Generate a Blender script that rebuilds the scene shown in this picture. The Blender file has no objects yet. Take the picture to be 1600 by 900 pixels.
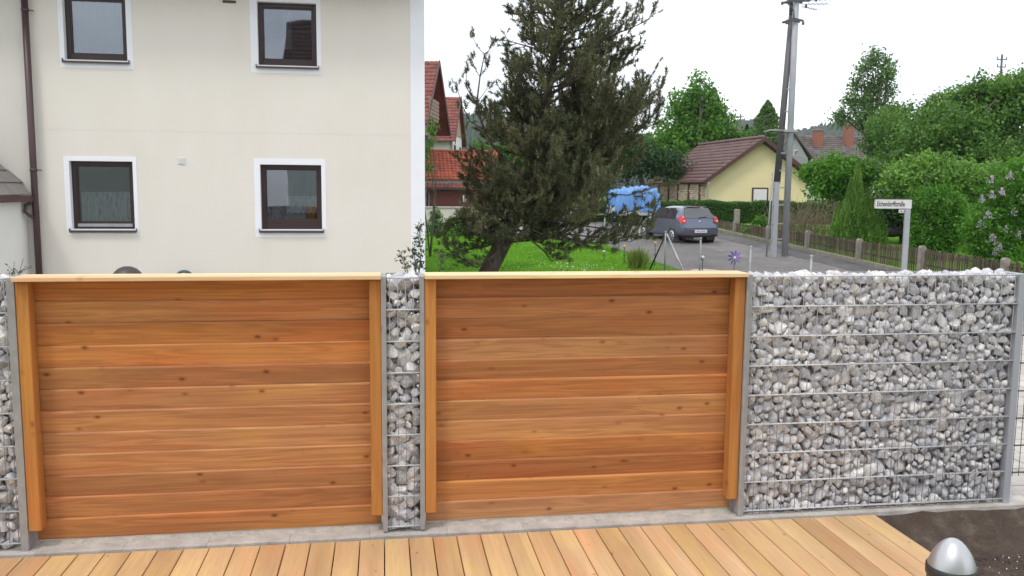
import bpy, bmesh, math, random
import numpy as np
from mathutils import Vector, Matrix
R = math.radians
PI = math.pi
random.seed(7)
rng = np.random.default_rng(11)
SC = bpy.context.scene
COL = SC.collection

# ------------------------------------------------------------------ camera
cam = bpy.data.cameras.new('camera')
camo = bpy.data.objects.new('camera', cam)
COL.objects.link(camo)
SC.camera = camo
cam.sensor_width = 36.0
cam.lens = 1350.0 / 1600.0 * 36.0
cam.clip_start = 0.05
cam.clip_end = 6000
CAM = Vector((0.0, -5.37, 2.197))
_rt = Vector((0.98924239, -0.14602618, 0.00870896)).normalized()
_fw = Vector((0.1460561, 0.9826044, -0.11470055)).normalized()
_up = _rt.cross(_fw).normalized()
_rt = _fw.cross(_up).normalized()
camo.matrix_world = Matrix(((_rt.x, _up.x, -_fw.x, CAM.x), (_rt.y, _up.y, -_fw.y, CAM.y),
                            (_rt.z, _up.z, -_fw.z, CAM.z), (0, 0, 0, 1)))

# ------------------------------------------------------------------ world, sun, exposure
SUN_EL, SUN_AZ = 60.0, 222.0      # behind the camera, to its left, veiled by cloud
W = bpy.data.worlds.new('World')
SC.world = W
W.use_nodes = True
wn, wl = W.node_tree.nodes, W.node_tree.links
wn.clear()
wo = wn.new('ShaderNodeOutputWorld')
bg = wn.new('ShaderNodeBackground')
bg.inputs['Strength'].default_value = 0.1
sky = wn.new('ShaderNodeTexSky')
sky.sky_type = 'NISHITA'
sky.sun_disc = False
sky.sun_elevation = R(SUN_EL)
sky.sun_rotation = R(SUN_AZ)
tc = wn.new('ShaderNodeTexCoord')
mp = wn.new('ShaderNodeMapping')
mp.inputs['Scale'].default_value = (1, 1, 2.4)
nz = wn.new('ShaderNodeTexNoise')
nz.inputs['Scale'].default_value = 2.6
nz.inputs['Detail'].default_value = 7
cr = wn.new('ShaderNodeValToRGB')
cr.color_ramp.elements[0].position = 0.38
cr.color_ramp.elements[0].color = (0.55, 0.55, 0.55, 1)
cr.color_ramp.elements[1].position = 0.62
cr.color_ramp.elements[1].color = (1, 1, 1, 1)
mx = wn.new('ShaderNodeMixRGB')
mx.inputs['Color2'].default_value = (17.0, 17.3, 18.0, 1)
wl.new(tc.outputs['Generated'], mp.inputs['Vector'])
wl.new(mp.outputs['Vector'], nz.inputs['Vector'])
wl.new(nz.outputs['Fac'], cr.inputs['Fac'])
wl.new(cr.outputs['Color'], mx.inputs['Fac'])
wl.new(sky.outputs['Color'], mx.inputs['Color1'])
wl.new(mx.outputs['Color'], bg.inputs['Color'])
wl.new(bg.outputs['Background'], wo.inputs['Surface'])

sun = bpy.data.lights.new('sun', 'SUN')
sun.energy = 1.5
sun.angle = R(11)
sun.color = (1.0, 0.95, 0.88)
suno = bpy.data.objects.new('sun', sun)
COL.objects.link(suno)
_sd = Vector((math.sin(R(SUN_AZ)) * math.cos(R(SUN_EL)), math.cos(R(SUN_AZ)) * math.cos(R(SUN_EL)), math.sin(R(SUN_EL))))
suno.rotation_euler = _sd.to_track_quat('Z', 'Y').to_euler()
SC.view_settings.view_transform = 'Standard'
SC.view_settings.look = 'None'
SC.view_settings.exposure = 0.0
SC.view_settings.gamma = 1.0
SC.render.resolution_x = 1024
SC.render.resolution_y = 576

# ------------------------------------------------------------------ helpers
def srgb(r, g, b):
    f = lambda c: (c / 255 / 12.92) if c / 255 <= 0.04045 else ((c / 255 + 0.055) / 1.055) ** 2.4
    return (f(r), f(g), f(b), 1)

def gz(y):
    return -0.2 + 0.03 * min(max(y - 12, 0), 70)

def at(px, py, depth):
    """point in the place seen at a pixel of the 1600 px wide photograph, at a given depth"""
    return CAM + (_fw + _rt * ((px - 800) / 1350.0) - _up * ((py - 450) / 1350.0)) * depth

def atY(px, py, Y):
    d = _fw + _rt * ((px - 800) / 1350.0) - _up * ((py - 450) / 1350.0)
    return CAM + d * ((Y - CAM.y) / d.y)

def tag(o, label=None, cat=None, group=None, kind=None):
    if label: o['label'] = label
    if cat: o['category'] = cat
    if group: o['group'] = group
    if kind: o['kind'] = kind
    return o

def thing(name, label, cat, loc=(0, 0, 0), rz=0.0, group=None):
    o = bpy.data.objects.new(name, None)
    o.empty_display_size = 0.2
    COL.objects.link(o)
    o.location = loc
    o.rotation_euler = (0, 0, rz)
    return tag(o, label, cat, group)

def link(name, me, parent=None, loc=(0, 0, 0), rot=(0, 0, 0), scale=(1, 1, 1)):
    o = bpy.data.objects.new(name, me)
    COL.objects.link(o)
    o.parent = parent
    o.location = loc
    o.rotation_euler = rot
    o.scale = scale
    return o

def np_mesh(name, verts, faces, mat=None, smooth=False):
    """verts (N,3); faces (M,k) array, all the same size"""
    me = bpy.data.meshes.new(name)
    verts = np.asarray(verts, dtype=np.float32)
    faces = np.asarray(faces, dtype=np.int32)
    k = faces.shape[1]
    me.vertices.add(len(verts))
    me.vertices.foreach_set('co', verts.ravel())
    me.loops.add(faces.size)
    me.loops.foreach_set('vertex_index', faces.ravel())
    me.polygons.add(len(faces))
    me.polygons.foreach_set('loop_start', np.arange(0, faces.size, k, dtype=np.int32))
    me.polygons.foreach_set('loop_total', np.full(len(faces), k, dtype=np.int32))
    if smooth:
        me.polygons.foreach_set('use_smooth', np.ones(len(faces), dtype=bool))
    me.update(calc_edges=True)
    if mat: me.materials.append(mat)
    return me

class MB:
    """collects shapes, then builds ONE mesh"""
    def __init__(s):
        s.v, s.f, s.sm = [], [], []
    def add(s, vs, fs, smooth=False):
        b = len(s.v)
        s.v += [tuple(v) for v in vs]
        s.f += [tuple(b + i for i in f) for f in fs]
        s.sm += [smooth] * len(fs)
        return s
    def box(s, a, b, bev=0.0):
        x0, y0, z0 = a; x1, y1, z1 = b
        if bev <= 0:
            vs = [(x0, y0, z0), (x1, y0, z0), (x1, y1, z0), (x0, y1, z0), (x0, y0, z1), (x1, y0, z1), (x1, y1, z1), (x0, y1, z1)]
            return s.add(vs, [(0, 3, 2, 1), (4, 5, 6, 7), (0, 1, 5, 4), (1, 2, 6, 5), (2, 3, 7, 6), (3, 0, 4, 7)])
        bm = bmesh.new()
        bmesh.ops.create_cube(bm, size=1)
        for v in bm.verts:
            v.co = Vector(((x0 + x1) / 2 + v.co.x * (x1 - x0), (y0 + y1) / 2 + v.co.y * (y1 - y0), (z0 + z1) / 2 + v.co.z * (z1 - z0)))
        bmesh.ops.bevel(bm, geom=list(bm.edges), offset=bev, segments=1, affect='EDGES')
        s.bm(bm)
        return s
    def bm(s, bm, smooth=False, M=None):
        bm.verts.ensure_lookup_table()
        s.add([(M @ v.co) if M else v.co for v in bm.verts], [[v.index for v in f.verts] for f in bm.faces], smooth)
        bm.free()
        return s
    def tube(s, pts, r, n=8, smooth=True, cap=True):
        """tapering tube along points; r a number or a list"""
        pts = [Vector(p) for p in pts]
        rs = r if isinstance(r, (list, tuple)) else [r] * len(pts)
        vs, fs = [], []
        ref = None
        for i, p in enumerate(pts):
            t = (pts[min(i + 1, len(pts) - 1)] - pts[max(i - 1, 0)])
            if t.length < 1e-9: t = Vector((0, 0, 1))
            t.normalize()
            if ref is None:
                ref = t.orthogonal().normalized()
            ref = (ref - t * ref.dot(t))
            if ref.length < 1e-6: ref = t.orthogonal()
            ref.normalize()
            b = t.cross(ref)
            for k in range(n):
                a = 2 * PI * k / n
                vs.append(p + (ref * math.cos(a) + b * math.sin(a)) * rs[i])
        for i in range(len(pts) - 1):
            for k in range(n):
                fs.append((i * n + k, i * n + (k + 1) % n, (i + 1) * n + (k + 1) % n, (i + 1) * n + k))
        if cap:
            fs.append(tuple(range(n - 1, -1, -1)))
            fs.append(tuple((len(pts) - 1) * n + k for k in range(n)))
        return s.add(vs, fs, smooth)
    def lathe(s, prof, c=(0, 0, 0), n=24, smooth=True):
        vs, fs = [], []
        for r, z in prof:
            for k in range(n):
                a = 2 * PI * k / n
                vs.append((c[0] + r * math.cos(a), c[1] + r * math.sin(a), c[2] + z))
        for i in range(len(prof) - 1):
            for k in range(n):
                fs.append((i * n + k, i * n + (k + 1) % n, (i + 1) * n + (k + 1) % n, (i + 1) * n + k))
        return s.add(vs, fs, smooth)
    def quad(s, *p):
        return s.add(p, [tuple(range(len(p)))])
    def prism(s, poly, d):
        """poly: list of 3D points, extruded by vector d"""
        n = len(poly)
        d = Vector(d)
        vs = [Vector(p) for p in poly] + [Vector(p) + d for p in poly]
        fs = [tuple(range(n - 1, -1, -1)), tuple(range(n, 2 * n))] + [(i, (i + 1) % n, n + (i + 1) % n, n + i) for i in range(n)]
        return s.add(vs, fs)
    def build(s, name, mat, parent=None, loc=(0, 0, 0), rot=(0, 0, 0), fix=True):
        me = bpy.data.meshes.new(name)
        me.from_pydata(s.v, [], s.f)
        me.polygons.foreach_set('use_smooth', s.sm)
        if fix:
            b = bmesh.new(); b.from_mesh(me)
            bmesh.ops.recalc_face_normals(b, faces=b.faces)
            b.to_mesh(me); b.free()
        me.update()
        if mat: me.materials.append(mat)
        return link(name, me, parent, loc, rot)

# ------------------------------------------------------------------ materials
MATS = {}
class NT:
    def __init__(s, name):
        s.m = bpy.data.materials.new(name)
        s.m.use_nodes = True
        s.n, s.l = s.m.node_tree.nodes, s.m.node_tree.links
        s.p = s.n['Principled BSDF']
        MATS[name] = s.m
    def new(s, t, **kw):
        nd = s.n.new('ShaderNode' + t)
        for k, v in kw.items():
            if k in nd.inputs: nd.inputs[k].default_value = v
            else: setattr(nd, k, v)
        return nd
    def lk(s, a, b): s.l.new(a, b)
    def coords(s, kind='Object', scale=(1, 1, 1), rnd=0.0):
        t = s.new('TexCoord')
        m = s.new('Mapping')
        m.inputs['Scale'].default_value = scale
        src = t.outputs[kind]
        if rnd:
            oi = s.new('ObjectInfo')
            mu = s.new('Math', operation='MULTIPLY')
            mu.inputs[1].default_value = rnd
            s.lk(oi.outputs['Random'], mu.inputs[0])
            cb = s.new('CombineXYZ')
            for i in range(3): s.lk(mu.outputs[0], cb.inputs[i])
            ad = s.new('VectorMath', operation='ADD')
            s.lk(src, ad.inputs[0]); s.lk(cb.outputs[0], ad.inputs[1])
            src = ad.outputs[0]
        s.lk(src, m.inputs['Vector'])
        return m.outputs['Vector']
    def noise(s, vec, scale=5, detail=4, rough=0.55, dist=0.0):
        n = s.new('TexNoise')
        n.inputs['Scale'].default_value = scale
        n.inputs['Detail'].default_value = detail
        n.inputs['Roughness'].default_value = rough
        n.inputs['Distortion'].default_value = dist
        if vec is not None: s.lk(vec, n.inputs['Vector'])
        return n.outputs['Fac']
    def ramp(s, fac, stops, interp='LINEAR'):
        r = s.new('ValToRGB')
        e = r.color_ramp.elements
        r.color_ramp.interpolation = interp
        while len(e) < len(stops): e.new(0.5)
        for el, (p, c) in zip(e, stops):
            el.position = p
            el.color = c if len(c) == 4 else (*c, 1)
        s.lk(fac, r.inputs['Fac'])
        return r.outputs['Color']
    def mix(s, fac, a, b, mode='MIX'):
        m = s.new('MixRGB', blend_type=mode)
        for inp, v in ((m.inputs['Fac'], fac), (m.inputs['Color1'], a), (m.inputs['Color2'], b)):
            if isinstance(v, (int, float)): inp.default_value = v
            elif isinstance(v, tuple): inp.default_value = v
            else: s.lk(v, inp)
        return m.outputs['Color']
    def math(s, op, a, b=None):
        m = s.new('Math', operation=op)
        for i, v in enumerate((a, b)):
            if v is None: continue
            if isinstance(v, (int, float)): m.inputs[i].default_value = v
            else: s.lk(v, m.inputs[i])
        return m.outputs[0]
    def bump(s, h, strength=0.3, dist=0.01):
        b = s.new('Bump')
        b.inputs['Strength'].default_value = strength
        b.inputs['Distance'].default_value = dist
        s.lk(h, b.inputs['Height'])
        s.lk(b.outputs['Normal'], s.p.inputs['Normal'])
    def out(s, col=None, rough=0.6, metal=0.0, spec=0.5):
        if col is not None:
            if isinstance(col, tuple): s.p.inputs['Base Color'].default_value = col
            else: s.lk(col, s.p.inputs['Base Color'])
        if isinstance(rough, (int, float)): s.p.inputs['Roughness'].default_value = rough
        else: s.lk(rough, s.p.inputs['Roughness'])
        s.p.inputs['Metallic'].default_value = metal
        s.p.inputs['Specular IOR Level'].default_value = spec
        return s.m

def G3(v): return (v, v, v, 1)

def plain(name, c, rough=0.55, metal=0.0, var=0.12, scale=8.0, spec=0.5, bump=0.0):
    t = NT(name)
    v = t.coords('Object', rnd=13.0)
    n = t.noise(v, scale, 5)
    col = t.mix(t.ramp(n, [(0.3, G3(1 - var)), (0.7, G3(1 + var))]), c, c, 'MULTIPLY')
    mm = t.mix(1.0, c, t.ramp(n, [(0.3, G3(1 - var)), (0.7, G3(1.0))]), 'MULTIPLY')
    if bump: t.bump(n, bump, 0.01)
    return t.out(mm, rough, metal, spec)

def wood_mat(name, axis, cols, hue, rough=0.6, knots=True, ksz=1.0, ringw=0.26):
    """cols: light and dark of the grain; hue: ramp stops by board"""
    t = NT(name)
    sc = {'X': (0.55, 9, 9), 'Y': (9, 0.55, 9), 'Z': (9, 9, 0.55)}[axis]
    v = t.coords('Object', sc, rnd=37.0)
    base = t.noise(v, 1.6, 3, 0.5, 0.6)
    mul = t.math('MULTIPLY', base, 11.0)
    ring = t.math('SINE', t.math('MULTIPLY', mul, 3.2))
    ring = t.math('ADD', t.math('MULTIPLY', ring, 0.5), 0.5)
    fine_s = tuple(c * (6 if c > 1 else 1.2) for c in sc)
    fine = t.noise(t.coords('Object', fine_s, rnd=37.0), 1.5, 3, 0.6)
    g = t.math('ADD', t.math('MULTIPLY', ring, ringw), t.math('MULTIPLY', fine, 0.95 - ringw))
    grain = t.ramp(g, [(0.15, cols[0]), (0.85, cols[1])])
    oi = t.new('ObjectInfo')
    hueo = t.ramp(oi.outputs['Random'], hue)
    c = t.mix(1.0, grain, hueo, 'MULTIPLY')
    hb = t.noise(t.coords('Object', tuple(0.5 * q if q > 1 else 1.3 for q in sc), rnd=77.0), 0.9, 3, 0.5)
    c = t.mix(1.0, c, t.ramp(hb, [(0.30, (1.10, 0.92, 0.86, 1)), (0.5, (1, 1, 1, 1)), (0.68, (1.12, 1.16, 0.98, 1))]), 'MULTIPLY')
    blot = t.noise(t.coords('Object', tuple(0.35 * q for q in sc), rnd=21.0), 1.4, 3, 0.5)
    c = t.mix(1.0, c, t.ramp(blot, [(0.3, (0.80, 0.76, 0.72, 1)), (0.62, (1.08, 1.06, 1.04, 1))]), 'MULTIPLY')
    if knots:
        ks = {'X': (4.6, 8, 3), 'Y': (8, 4.6, 3), 'Z': (8, 3, 4.6)}[axis]
        ks = (ks[0], ks[1], ks[2]) if axis != 'X' else (4.6, 3, 8)
        vo = t.new('TexVoronoi')
        vo.inputs['Scale'].default_value = 1.0
        vo.inputs['Randomness'].default_value = 1.0
        t.lk(t.coords('Object', ks, rnd=91.0), vo.inputs['Vector'])
        kn = t.ramp(vo.outputs['Distance'], [(0.045 * ksz, G3(0.9)), (0.075 * ksz, G3(0.6)), (0.085 * ksz, G3(0.35)), (0.16 * ksz, G3(0))])
        c = t.mix(kn, c, t.mix(1.0, c, (0.36, 0.24, 0.18, 1), 'MULTIPLY'))
    t.bump(g, 0.16, 0.003)
    return t.out(c, rough, 0, 0.35)

def leaf_mat(name, stops, trans=0.35, rough=0.5, pos_scale=1.4):
    t = NT(name)
    gm = t.new('NewGeometry')
    pn = t.noise(t.coords('Object'), pos_scale, 3)
    f = t.math('ADD', t.math('MULTIPLY', gm.outputs['Random Per Island'], 0.42), t.math('MULTIPLY', t.math('SUBTRACT', t.math('MULTIPLY', pn, 1.6), 0.3), 0.62))
    c = t.ramp(f, stops)
    t.out(c, rough, 0, 0.3)
    tr = t.new('BsdfTranslucent')
    c2 = t.mix(1.0, c, (1.1, 1.25, 0.5, 1), 'MULTIPLY')
    t.lk(c2, tr.inputs['Color'])
    mxs = t.new('MixShader')
    mxs.inputs[0].default_value = trans
    t.lk(t.p.outputs[0], mxs.inputs[1]); t.lk(tr.outputs[0], mxs.inputs[2])
    t.lk(mxs.outputs[0], t.n['Material Output'].inputs['Surface'])
    return t.m

M = {}
M['plank'] = wood_mat('plank_wood', 'X', ((0.55, 0.268, 0.115, 1), (0.31, 0.134, 0.055, 1)),
                      [(0.0, (0.84, 0.82, 0.82, 1)), (0.2, (1.04, 0.92, 0.78, 1)), (0.4, (0.94, 1.0, 1.12, 1)), (0.6, (1.12, 1.15, 1.15, 1)), (0.8, (1.12, 0.98, 0.72, 1)), (1.0, (0.92, 0.78, 0.70, 1))])
M['postwood'] = wood_mat('post_wood', 'Z', ((0.50, 0.225, 0.062, 1), (0.37, 0.150, 0.040, 1)),
                         [(0.0, (0.92, 0.92, 0.9, 1)), (1.0, (1.05, 1.05, 1.0, 1))])
M['capwood'] = wood_mat('cap_wood', 'X', ((0.78, 0.62, 0.41, 1), (0.66, 0.47, 0.27, 1)),
                        [(0.0, (1, 1, 1, 1)), (1.0, (1.05, 1.0, 0.95, 1))])
M['deck'] = wood_mat('deck_wood', 'Y', ((0.64, 0.455, 0.28, 1), (0.55, 0.365, 0.205, 1)),
                     [(0.0, (0.80, 0.74, 0.66, 1)), (0.3, (1.0, 0.96, 0.86, 1)), (0.6, (1.05, 1.04, 1.0, 1)), (0.8, (0.92, 0.85, 0.74, 1)), (1.0, (1.08, 1.08, 1.05, 1))], rough=0.5, ksz=0.6)
M['joist'] = plain('joist_wood', (0.12, 0.075, 0.04, 1), 0.8)

def stone_mat():
    t = NT('gabion_stone')
    gm = t.new('NewGeometry')
    oi = t.new('ObjectInfo')
    r = t.math('FRACT', t.math('ADD', gm.outputs['Random Per Island'], t.math('MULTIPLY', oi.outputs['Random'], 7.31)))
    c = t.ramp(r, [(0.0, (0.36, 0.36, 0.39, 1)), (0.18, (0.57, 0.565, 0.58, 1)), (0.34, (0.44, 0.445, 0.475, 1)), (0.5, (0.65, 0.635, 0.635, 1)),
                   (0.62, (0.57, 0.54, 0.52, 1)), (0.75, (0.80, 0.795, 0.80, 1)), (0.88, (0.48, 0.48, 0.51, 1)), (1.0, (0.63, 0.60, 0.58, 1))])
    v = gm.outputs['Position']
    n = t.noise(v, 42, 5, 0.7, 1.5)
    c = t.mix(1.0, c, t.ramp(n, [(0.30, (0.58, 0.59, 0.62, 1)), (0.5, (1.0, 1.0, 1.0, 1)), (0.66, (1.32, 1.31, 1.30, 1))]), 'MULTIPLY')
    t.bump(t.noise(v, 70, 4, 0.6), 0.5, 0.006)
    return t.out(c, 0.62, 0, 0.4)
M['stone'] = stone_mat()
def zinc():
    t = NT('galvanised_steel')
    v = t.coords('Object', rnd=5.0)
    n = t.noise(v, 14, 5, 0.6)
    c = t.ramp(n, [(0.3, (0.29, 0.29, 0.295, 1)), (0.7, (0.38, 0.38, 0.385, 1))])
    return t.out(c, 0.5, 0.25, 0.5)
M['zinc'] = zinc()
M['wire'] = plain('wire_steel', (0.56, 0.57, 0.59, 1), 0.45, 0.25, 0.2, 20)
M['thinwire'] = plain('thin_wire_steel', (0.34, 0.34, 0.35, 1), 0.5, 0.2, 0.2, 20)
M['darkwire'] = plain('coated_wire', (0.10, 0.11, 0.12, 1), 0.5, 0.2)

def concrete(name, c, bump=0.4, scale=6):
    t = NT(name)
    v = t.coords('Object', rnd=9.0)
    n = t.noise(v, scale, 8, 0.65)
    n2 = t.noise(v, scale * 14, 3, 0.6)
    col = t.mix(1.0, c, t.ramp(n, [(0.3, (0.70, 0.68, 0.66, 1)), (0.7, (1.15, 1.14, 1.12, 1))]), 'MULTIPLY')
    col = t.mix(1.0, col, t.ramp(n2, [(0.3, G3(0.86)), (0.6, G3(1.05))]), 'MULTIPLY')
    t.bump(t.math('ADD', n, n2), bump, 0.006)
    return t.out(col, 0.85, 0, 0.25)
M['kerb'] = concrete('kerb_concrete', (0.50, 0.475, 0.45, 1))
M['conpost'] = concrete('post_concrete', (0.30, 0.275, 0.25, 1))
M['mortar'] = concrete('mortar', (0.50, 0.47, 0.42, 1), 0.9, 20)

def plaster():
    t = NT('cream_plaster')
    v = t.coords('Object')
    big = t.noise(v, 0.55, 5, 0.6)
    streak = t.noise(t.coords('Object', (2.2, 2.2, 0.35)), 1.5, 4, 0.6)
    c = t.ramp(big, [(0.3, (0.695, 0.662, 0.600, 1)), (0.7, (0.735, 0.705, 0.648, 1))])
    c = t.mix(1.0, c, t.ramp(streak, [(0.25, (0.98, 0.975, 0.965, 1)), (0.6, G3(1.0))]), 'MULTIPLY')
    sp = t.new('TexVoronoi'); sp.inputs['Scale'].default_value = 1.3
    t.lk(t.coords('Object', (1, 0.2, 1)), sp.inputs['Vector'])
    c = t.mix(t.ramp(sp.outputs['Distance'], [(0.0, G3(0.8)), (0.022, G3(0))]), c, (0.22, 0.19, 0.17, 1))
    # faint horizontal joint left by the floor slab
    sx = t.new('SeparateXYZ'); t.lk(t.coords('Object'), sx.inputs[0])
    wob = t.math('MULTIPLY', t.noise(t.coords('Object'), 3.5, 4), 0.09)
    band = t.math('ABSOLUTE', t.math('SUBTRACT', t.math('ADD', sx.outputs['Z'], wob), 3.31))
    c = t.mix(t.ramp(band, [(0.0, G3(0.12)), (0.03, G3(0))]), c, (0.40, 0.36, 0.31, 1))
    t.bump(t.noise(v, 55, 4, 0.7), 0.25, 0.01)
    return t.out(c, 0.9, 0, 0.2)
M['plaster'] = plaster()
M['trim'] = plain('white_trim_paint', (0.80, 0.82, 0.86, 1), 0.85, 0, 0.04, 4, 0.2)
M['greywall'] = plain('grey_cream_plaster', (0.62, 0.595, 0.55, 1), 0.9, 0, 0.06, 1.5, 0.2)
M['whitewall'] = plain('white_plaster', (0.80, 0.80, 0.78, 1), 0.9, 0, 0.08, 1.2, 0.2)
M['winframe'] = plain('dark_window_frame', (0.040, 0.022, 0.022, 1), 0.4, 0, 0.2, 12)
M['sill'] = plain('brown_sill', (0.085, 0.060, 0.052, 1), 0.4, 0.3, 0.15, 8)
M['downpipe'] = plain('brown_downpipe', (0.085, 0.052, 0.055, 1), 0.42, 0.2, 0.15, 5)
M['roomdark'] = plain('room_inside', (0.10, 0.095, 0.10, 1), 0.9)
M['curtain'] = NT('net_curtain').m
def curtain():
    t = NT('lace_curtain')
    c = (0.90, 0.90, 0.86, 1)
    t.out(c, 0.9)
    tr = t.new('BsdfTransparent')
    n = t.noise(t.coords('Object', (1, 1, 0.22)), 34, 3, 0.7)
    f = t.ramp(n, [(0.34, G3(0.45)), (0.52, G3(1.0))])
    ms = t.new('MixShader')
    t.lk(f, ms.inputs[0]); t.lk(tr.outputs[0], ms.inputs[1]); t.lk(t.p.outputs[0], ms.inputs[2])
    t.lk(ms.outputs[0], t.n['Material Output'].inputs['Surface'])
    return t.m
M['lace'] = curtain()
def sheer():
    t = NT('sheer_curtain')
    t.out((0.80, 0.80, 0.80, 1), 0.9)
    tr = t.new('BsdfTransparent')
    ms = t.new('MixShader'); ms.inputs[0].default_value = 0.42
    t.lk(tr.outputs[0], ms.inputs[1]); t.lk(t.p.outputs[0], ms.inputs[2])
    t.lk(ms.outputs[0], t.n['Material Output'].inputs['Surface'])
    return t.m
M['sheer'] = sheer()
def glass():
    t = NT('window_glass')
    gl = t.new('BsdfGlossy'); gl.inputs['Roughness'].default_value = 0.015
    gl.inputs['Color'].default_value = (0.86, 0.92, 1.0, 1)
    tr = t.new('BsdfTransparent'); tr.inputs['Color'].default_value = (0.80, 0.84, 0.86, 1)
    fr = t.new('Fresnel'); fr.inputs['IOR'].default_value = 2.15
    b = t.new('Bump'); b.inputs['Strength'].default_value = 0.02; b.inputs['Distance'].default_value = 0.05
    t.lk(t.noise(t.coords('Object'), 1.8, 1), b.inputs['Height'])
    t.lk(b.outputs[0], gl.inputs['Normal'])
    ms = t.new('MixShader')
    t.lk(fr.outputs[0], ms.inputs[0]); t.lk(tr.outputs[0], ms.inputs[1]); t.lk(gl.outputs[0], ms.inputs[2])
    t.lk(ms.outputs[0], t.n['Material Output'].inputs['Surface'])
    return t.m
M['glass'] = glass()

def tile_mat(name, a, b, c):
    t = NT(name)
    gm = t.new('NewGeometry')
    col = t.ramp(gm.outputs['Random Per Island'], [(0.0, a), (0.5, b), (1.0, c)])
    n = t.noise(t.coords('Object'), 1.3, 6, 0.65)
    col = t.mix(1.0, col, t.ramp(n, [(0.3, (0.72, 0.70, 0.70, 1)), (0.65, (1.12, 1.1, 1.08, 1))]), 'MULTIPLY')
    return t.out(col, 0.6, 0, 0.4)
M['tile_orange'] = tile_mat('orange_tile', (0.36, 0.085, 0.045, 1), (0.46, 0.115, 0.055, 1), (0.30, 0.075, 0.05, 1))
M['tile_red'] = tile_mat('red_brown_tile', (0.20, 0.060, 0.050, 1), (0.27, 0.085, 0.065, 1), (0.16, 0.05, 0.045, 1))
M['tile_brown'] = tile_mat('dark_brown_tile', (0.135, 0.085, 0.078, 1), (0.165, 0.10, 0.09, 1), (0.12, 0.075, 0.07, 1))
M['tile_grey'] = tile_mat('weathered_grey_tile', (0.11, 0.10, 0.095, 1), (0.16, 0.14, 0.13, 1), (0.09, 0.08, 0.08, 1))
M['slate'] = tile_mat('slate', (0.15, 0.145, 0.14, 1), (0.22, 0.215, 0.205, 1), (0.12, 0.115, 0.11, 1))
M['verge'] = plain('brown_verge_wood', (0.085, 0.035, 0.030, 1), 0.6)
M['darkred'] = plain('dark_red_paint', (0.19, 0.042, 0.038, 1), 0.5)
M['cladding'] = plain('wood_cladding', (0.46, 0.33, 0.26, 1), 0.8, 0, 0.25, 5)
M['balcony'] = plain('weathered_balcony_wood', (0.34, 0.24, 0.19, 1), 0.8, 0, 0.25, 5)
M['yellow'] = plain('yellow_plaster', (0.78, 0.68, 0.40, 1), 0.9, 0, 0.05, 1.5, 0.2)
M['greyclad'] = plain('grey_cladding', (0.30, 0.31, 0.31, 1), 0.8)
M['brick'] = plain('chimney_brick', (0.33, 0.13, 0.09, 1), 0.8, 0, 0.35, 12)
M['log'] = plain('cut_log', (0.70, 0.57, 0.45, 1), 0.85, 0, 0.4, 9)
M['whitepaint'] = plain('white_paint', (0.72, 0.72, 0.71, 1), 0.5, 0, 0.08, 6)
M['steelpole'] = plain('grey_pole_steel', (0.40, 0.415, 0.45, 1), 0.55, 0.1, 0.15, 3)
M['darkpole'] = plain('dark_pole_steel', (0.115, 0.110, 0.120, 1), 0.6, 0.1, 0.2, 5)
M['bracket'] = plain('bracket_steel', (0.085, 0.08, 0.10, 1), 0.6, 0.1)
M['black'] = plain('black_plastic', (0.025, 0.025, 0.027, 1), 0.45)
M['rubber'] = plain('tyre_rubber', (0.03, 0.03, 0.03, 1), 0.85)
M['tarp'] = plain('blue_tarpaulin', (0.14, 0.33, 0.72, 1), 0.42, 0, 0.3, 2.5)
M['red'] = plain('red_lamp', (0.55, 0.03, 0.03, 1), 0.2, 0, 0.1)
M['alu'] = plain('brushed_aluminium', (0.52, 0.53, 0.54, 1), 0.38, 0.8, 0.06, 12)
M['purple'] = plain('purple_plastic', (0.20, 0.10, 0.42, 1), 0.4)
M['teal'] = plain('teal_hose', (0.05, 0.13, 0.14, 1), 0.45)
M['grill'] = plain('grill_enamel', (0.075, 0.062, 0.060, 1), 0.45, 0, 0.2, 5)
M['amber'] = plain('amber_glass', (0.62, 0.36, 0.08, 1), 0.3)
M['signface'] = plain('sign_white', (0.66, 0.65, 0.63, 1), 0.5, 0, 0.12, 9)
M['ink'] = plain('sign_ink', (0.035, 0.03, 0.035, 1), 0.6)
def picket_mat():
    t = NT('weathered_picket')
    oi = t.new('ObjectInfo')
    v = t.coords('Object', (20, 20, 2), rnd=31.0)
    n = t.noise(v, 1.2, 4, 0.6)
    c = t.ramp(n, [(0.3, (0.085, 0.066, 0.050, 1)), (0.7, (0.155, 0.125, 0.098, 1))])
    c = t.mix(1.0, c, t.ramp(oi.outputs['Random'], [(0, G3(0.6)), (0.8, G3(1.1)), (1, (1.6, 1.55, 1.2, 1))]), 'MULTIPLY')
    return t.out(c, 0.9, 0, 0.2)
M['picket'] = picket_mat()
def carpaint():
    t = NT('blue_grey_car_paint')
    t.out((0.105, 0.130, 0.195, 1), 0.32, 0.5, 0.5)
    t.p.inputs['Coat Weight'].default_value = 0.9
    t.p.inputs['Coat Roughness'].default_value = 0.08
    return t.m
M['car'] = carpaint()
def carglass():
    t = NT('car_glass')
    t.out((0.03, 0.035, 0.04, 1), 0.06, 0, 0.9)
    t.p.inputs['IOR'].default_value = 1.6
    return t.m
M['carglass'] = carglass()

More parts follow.
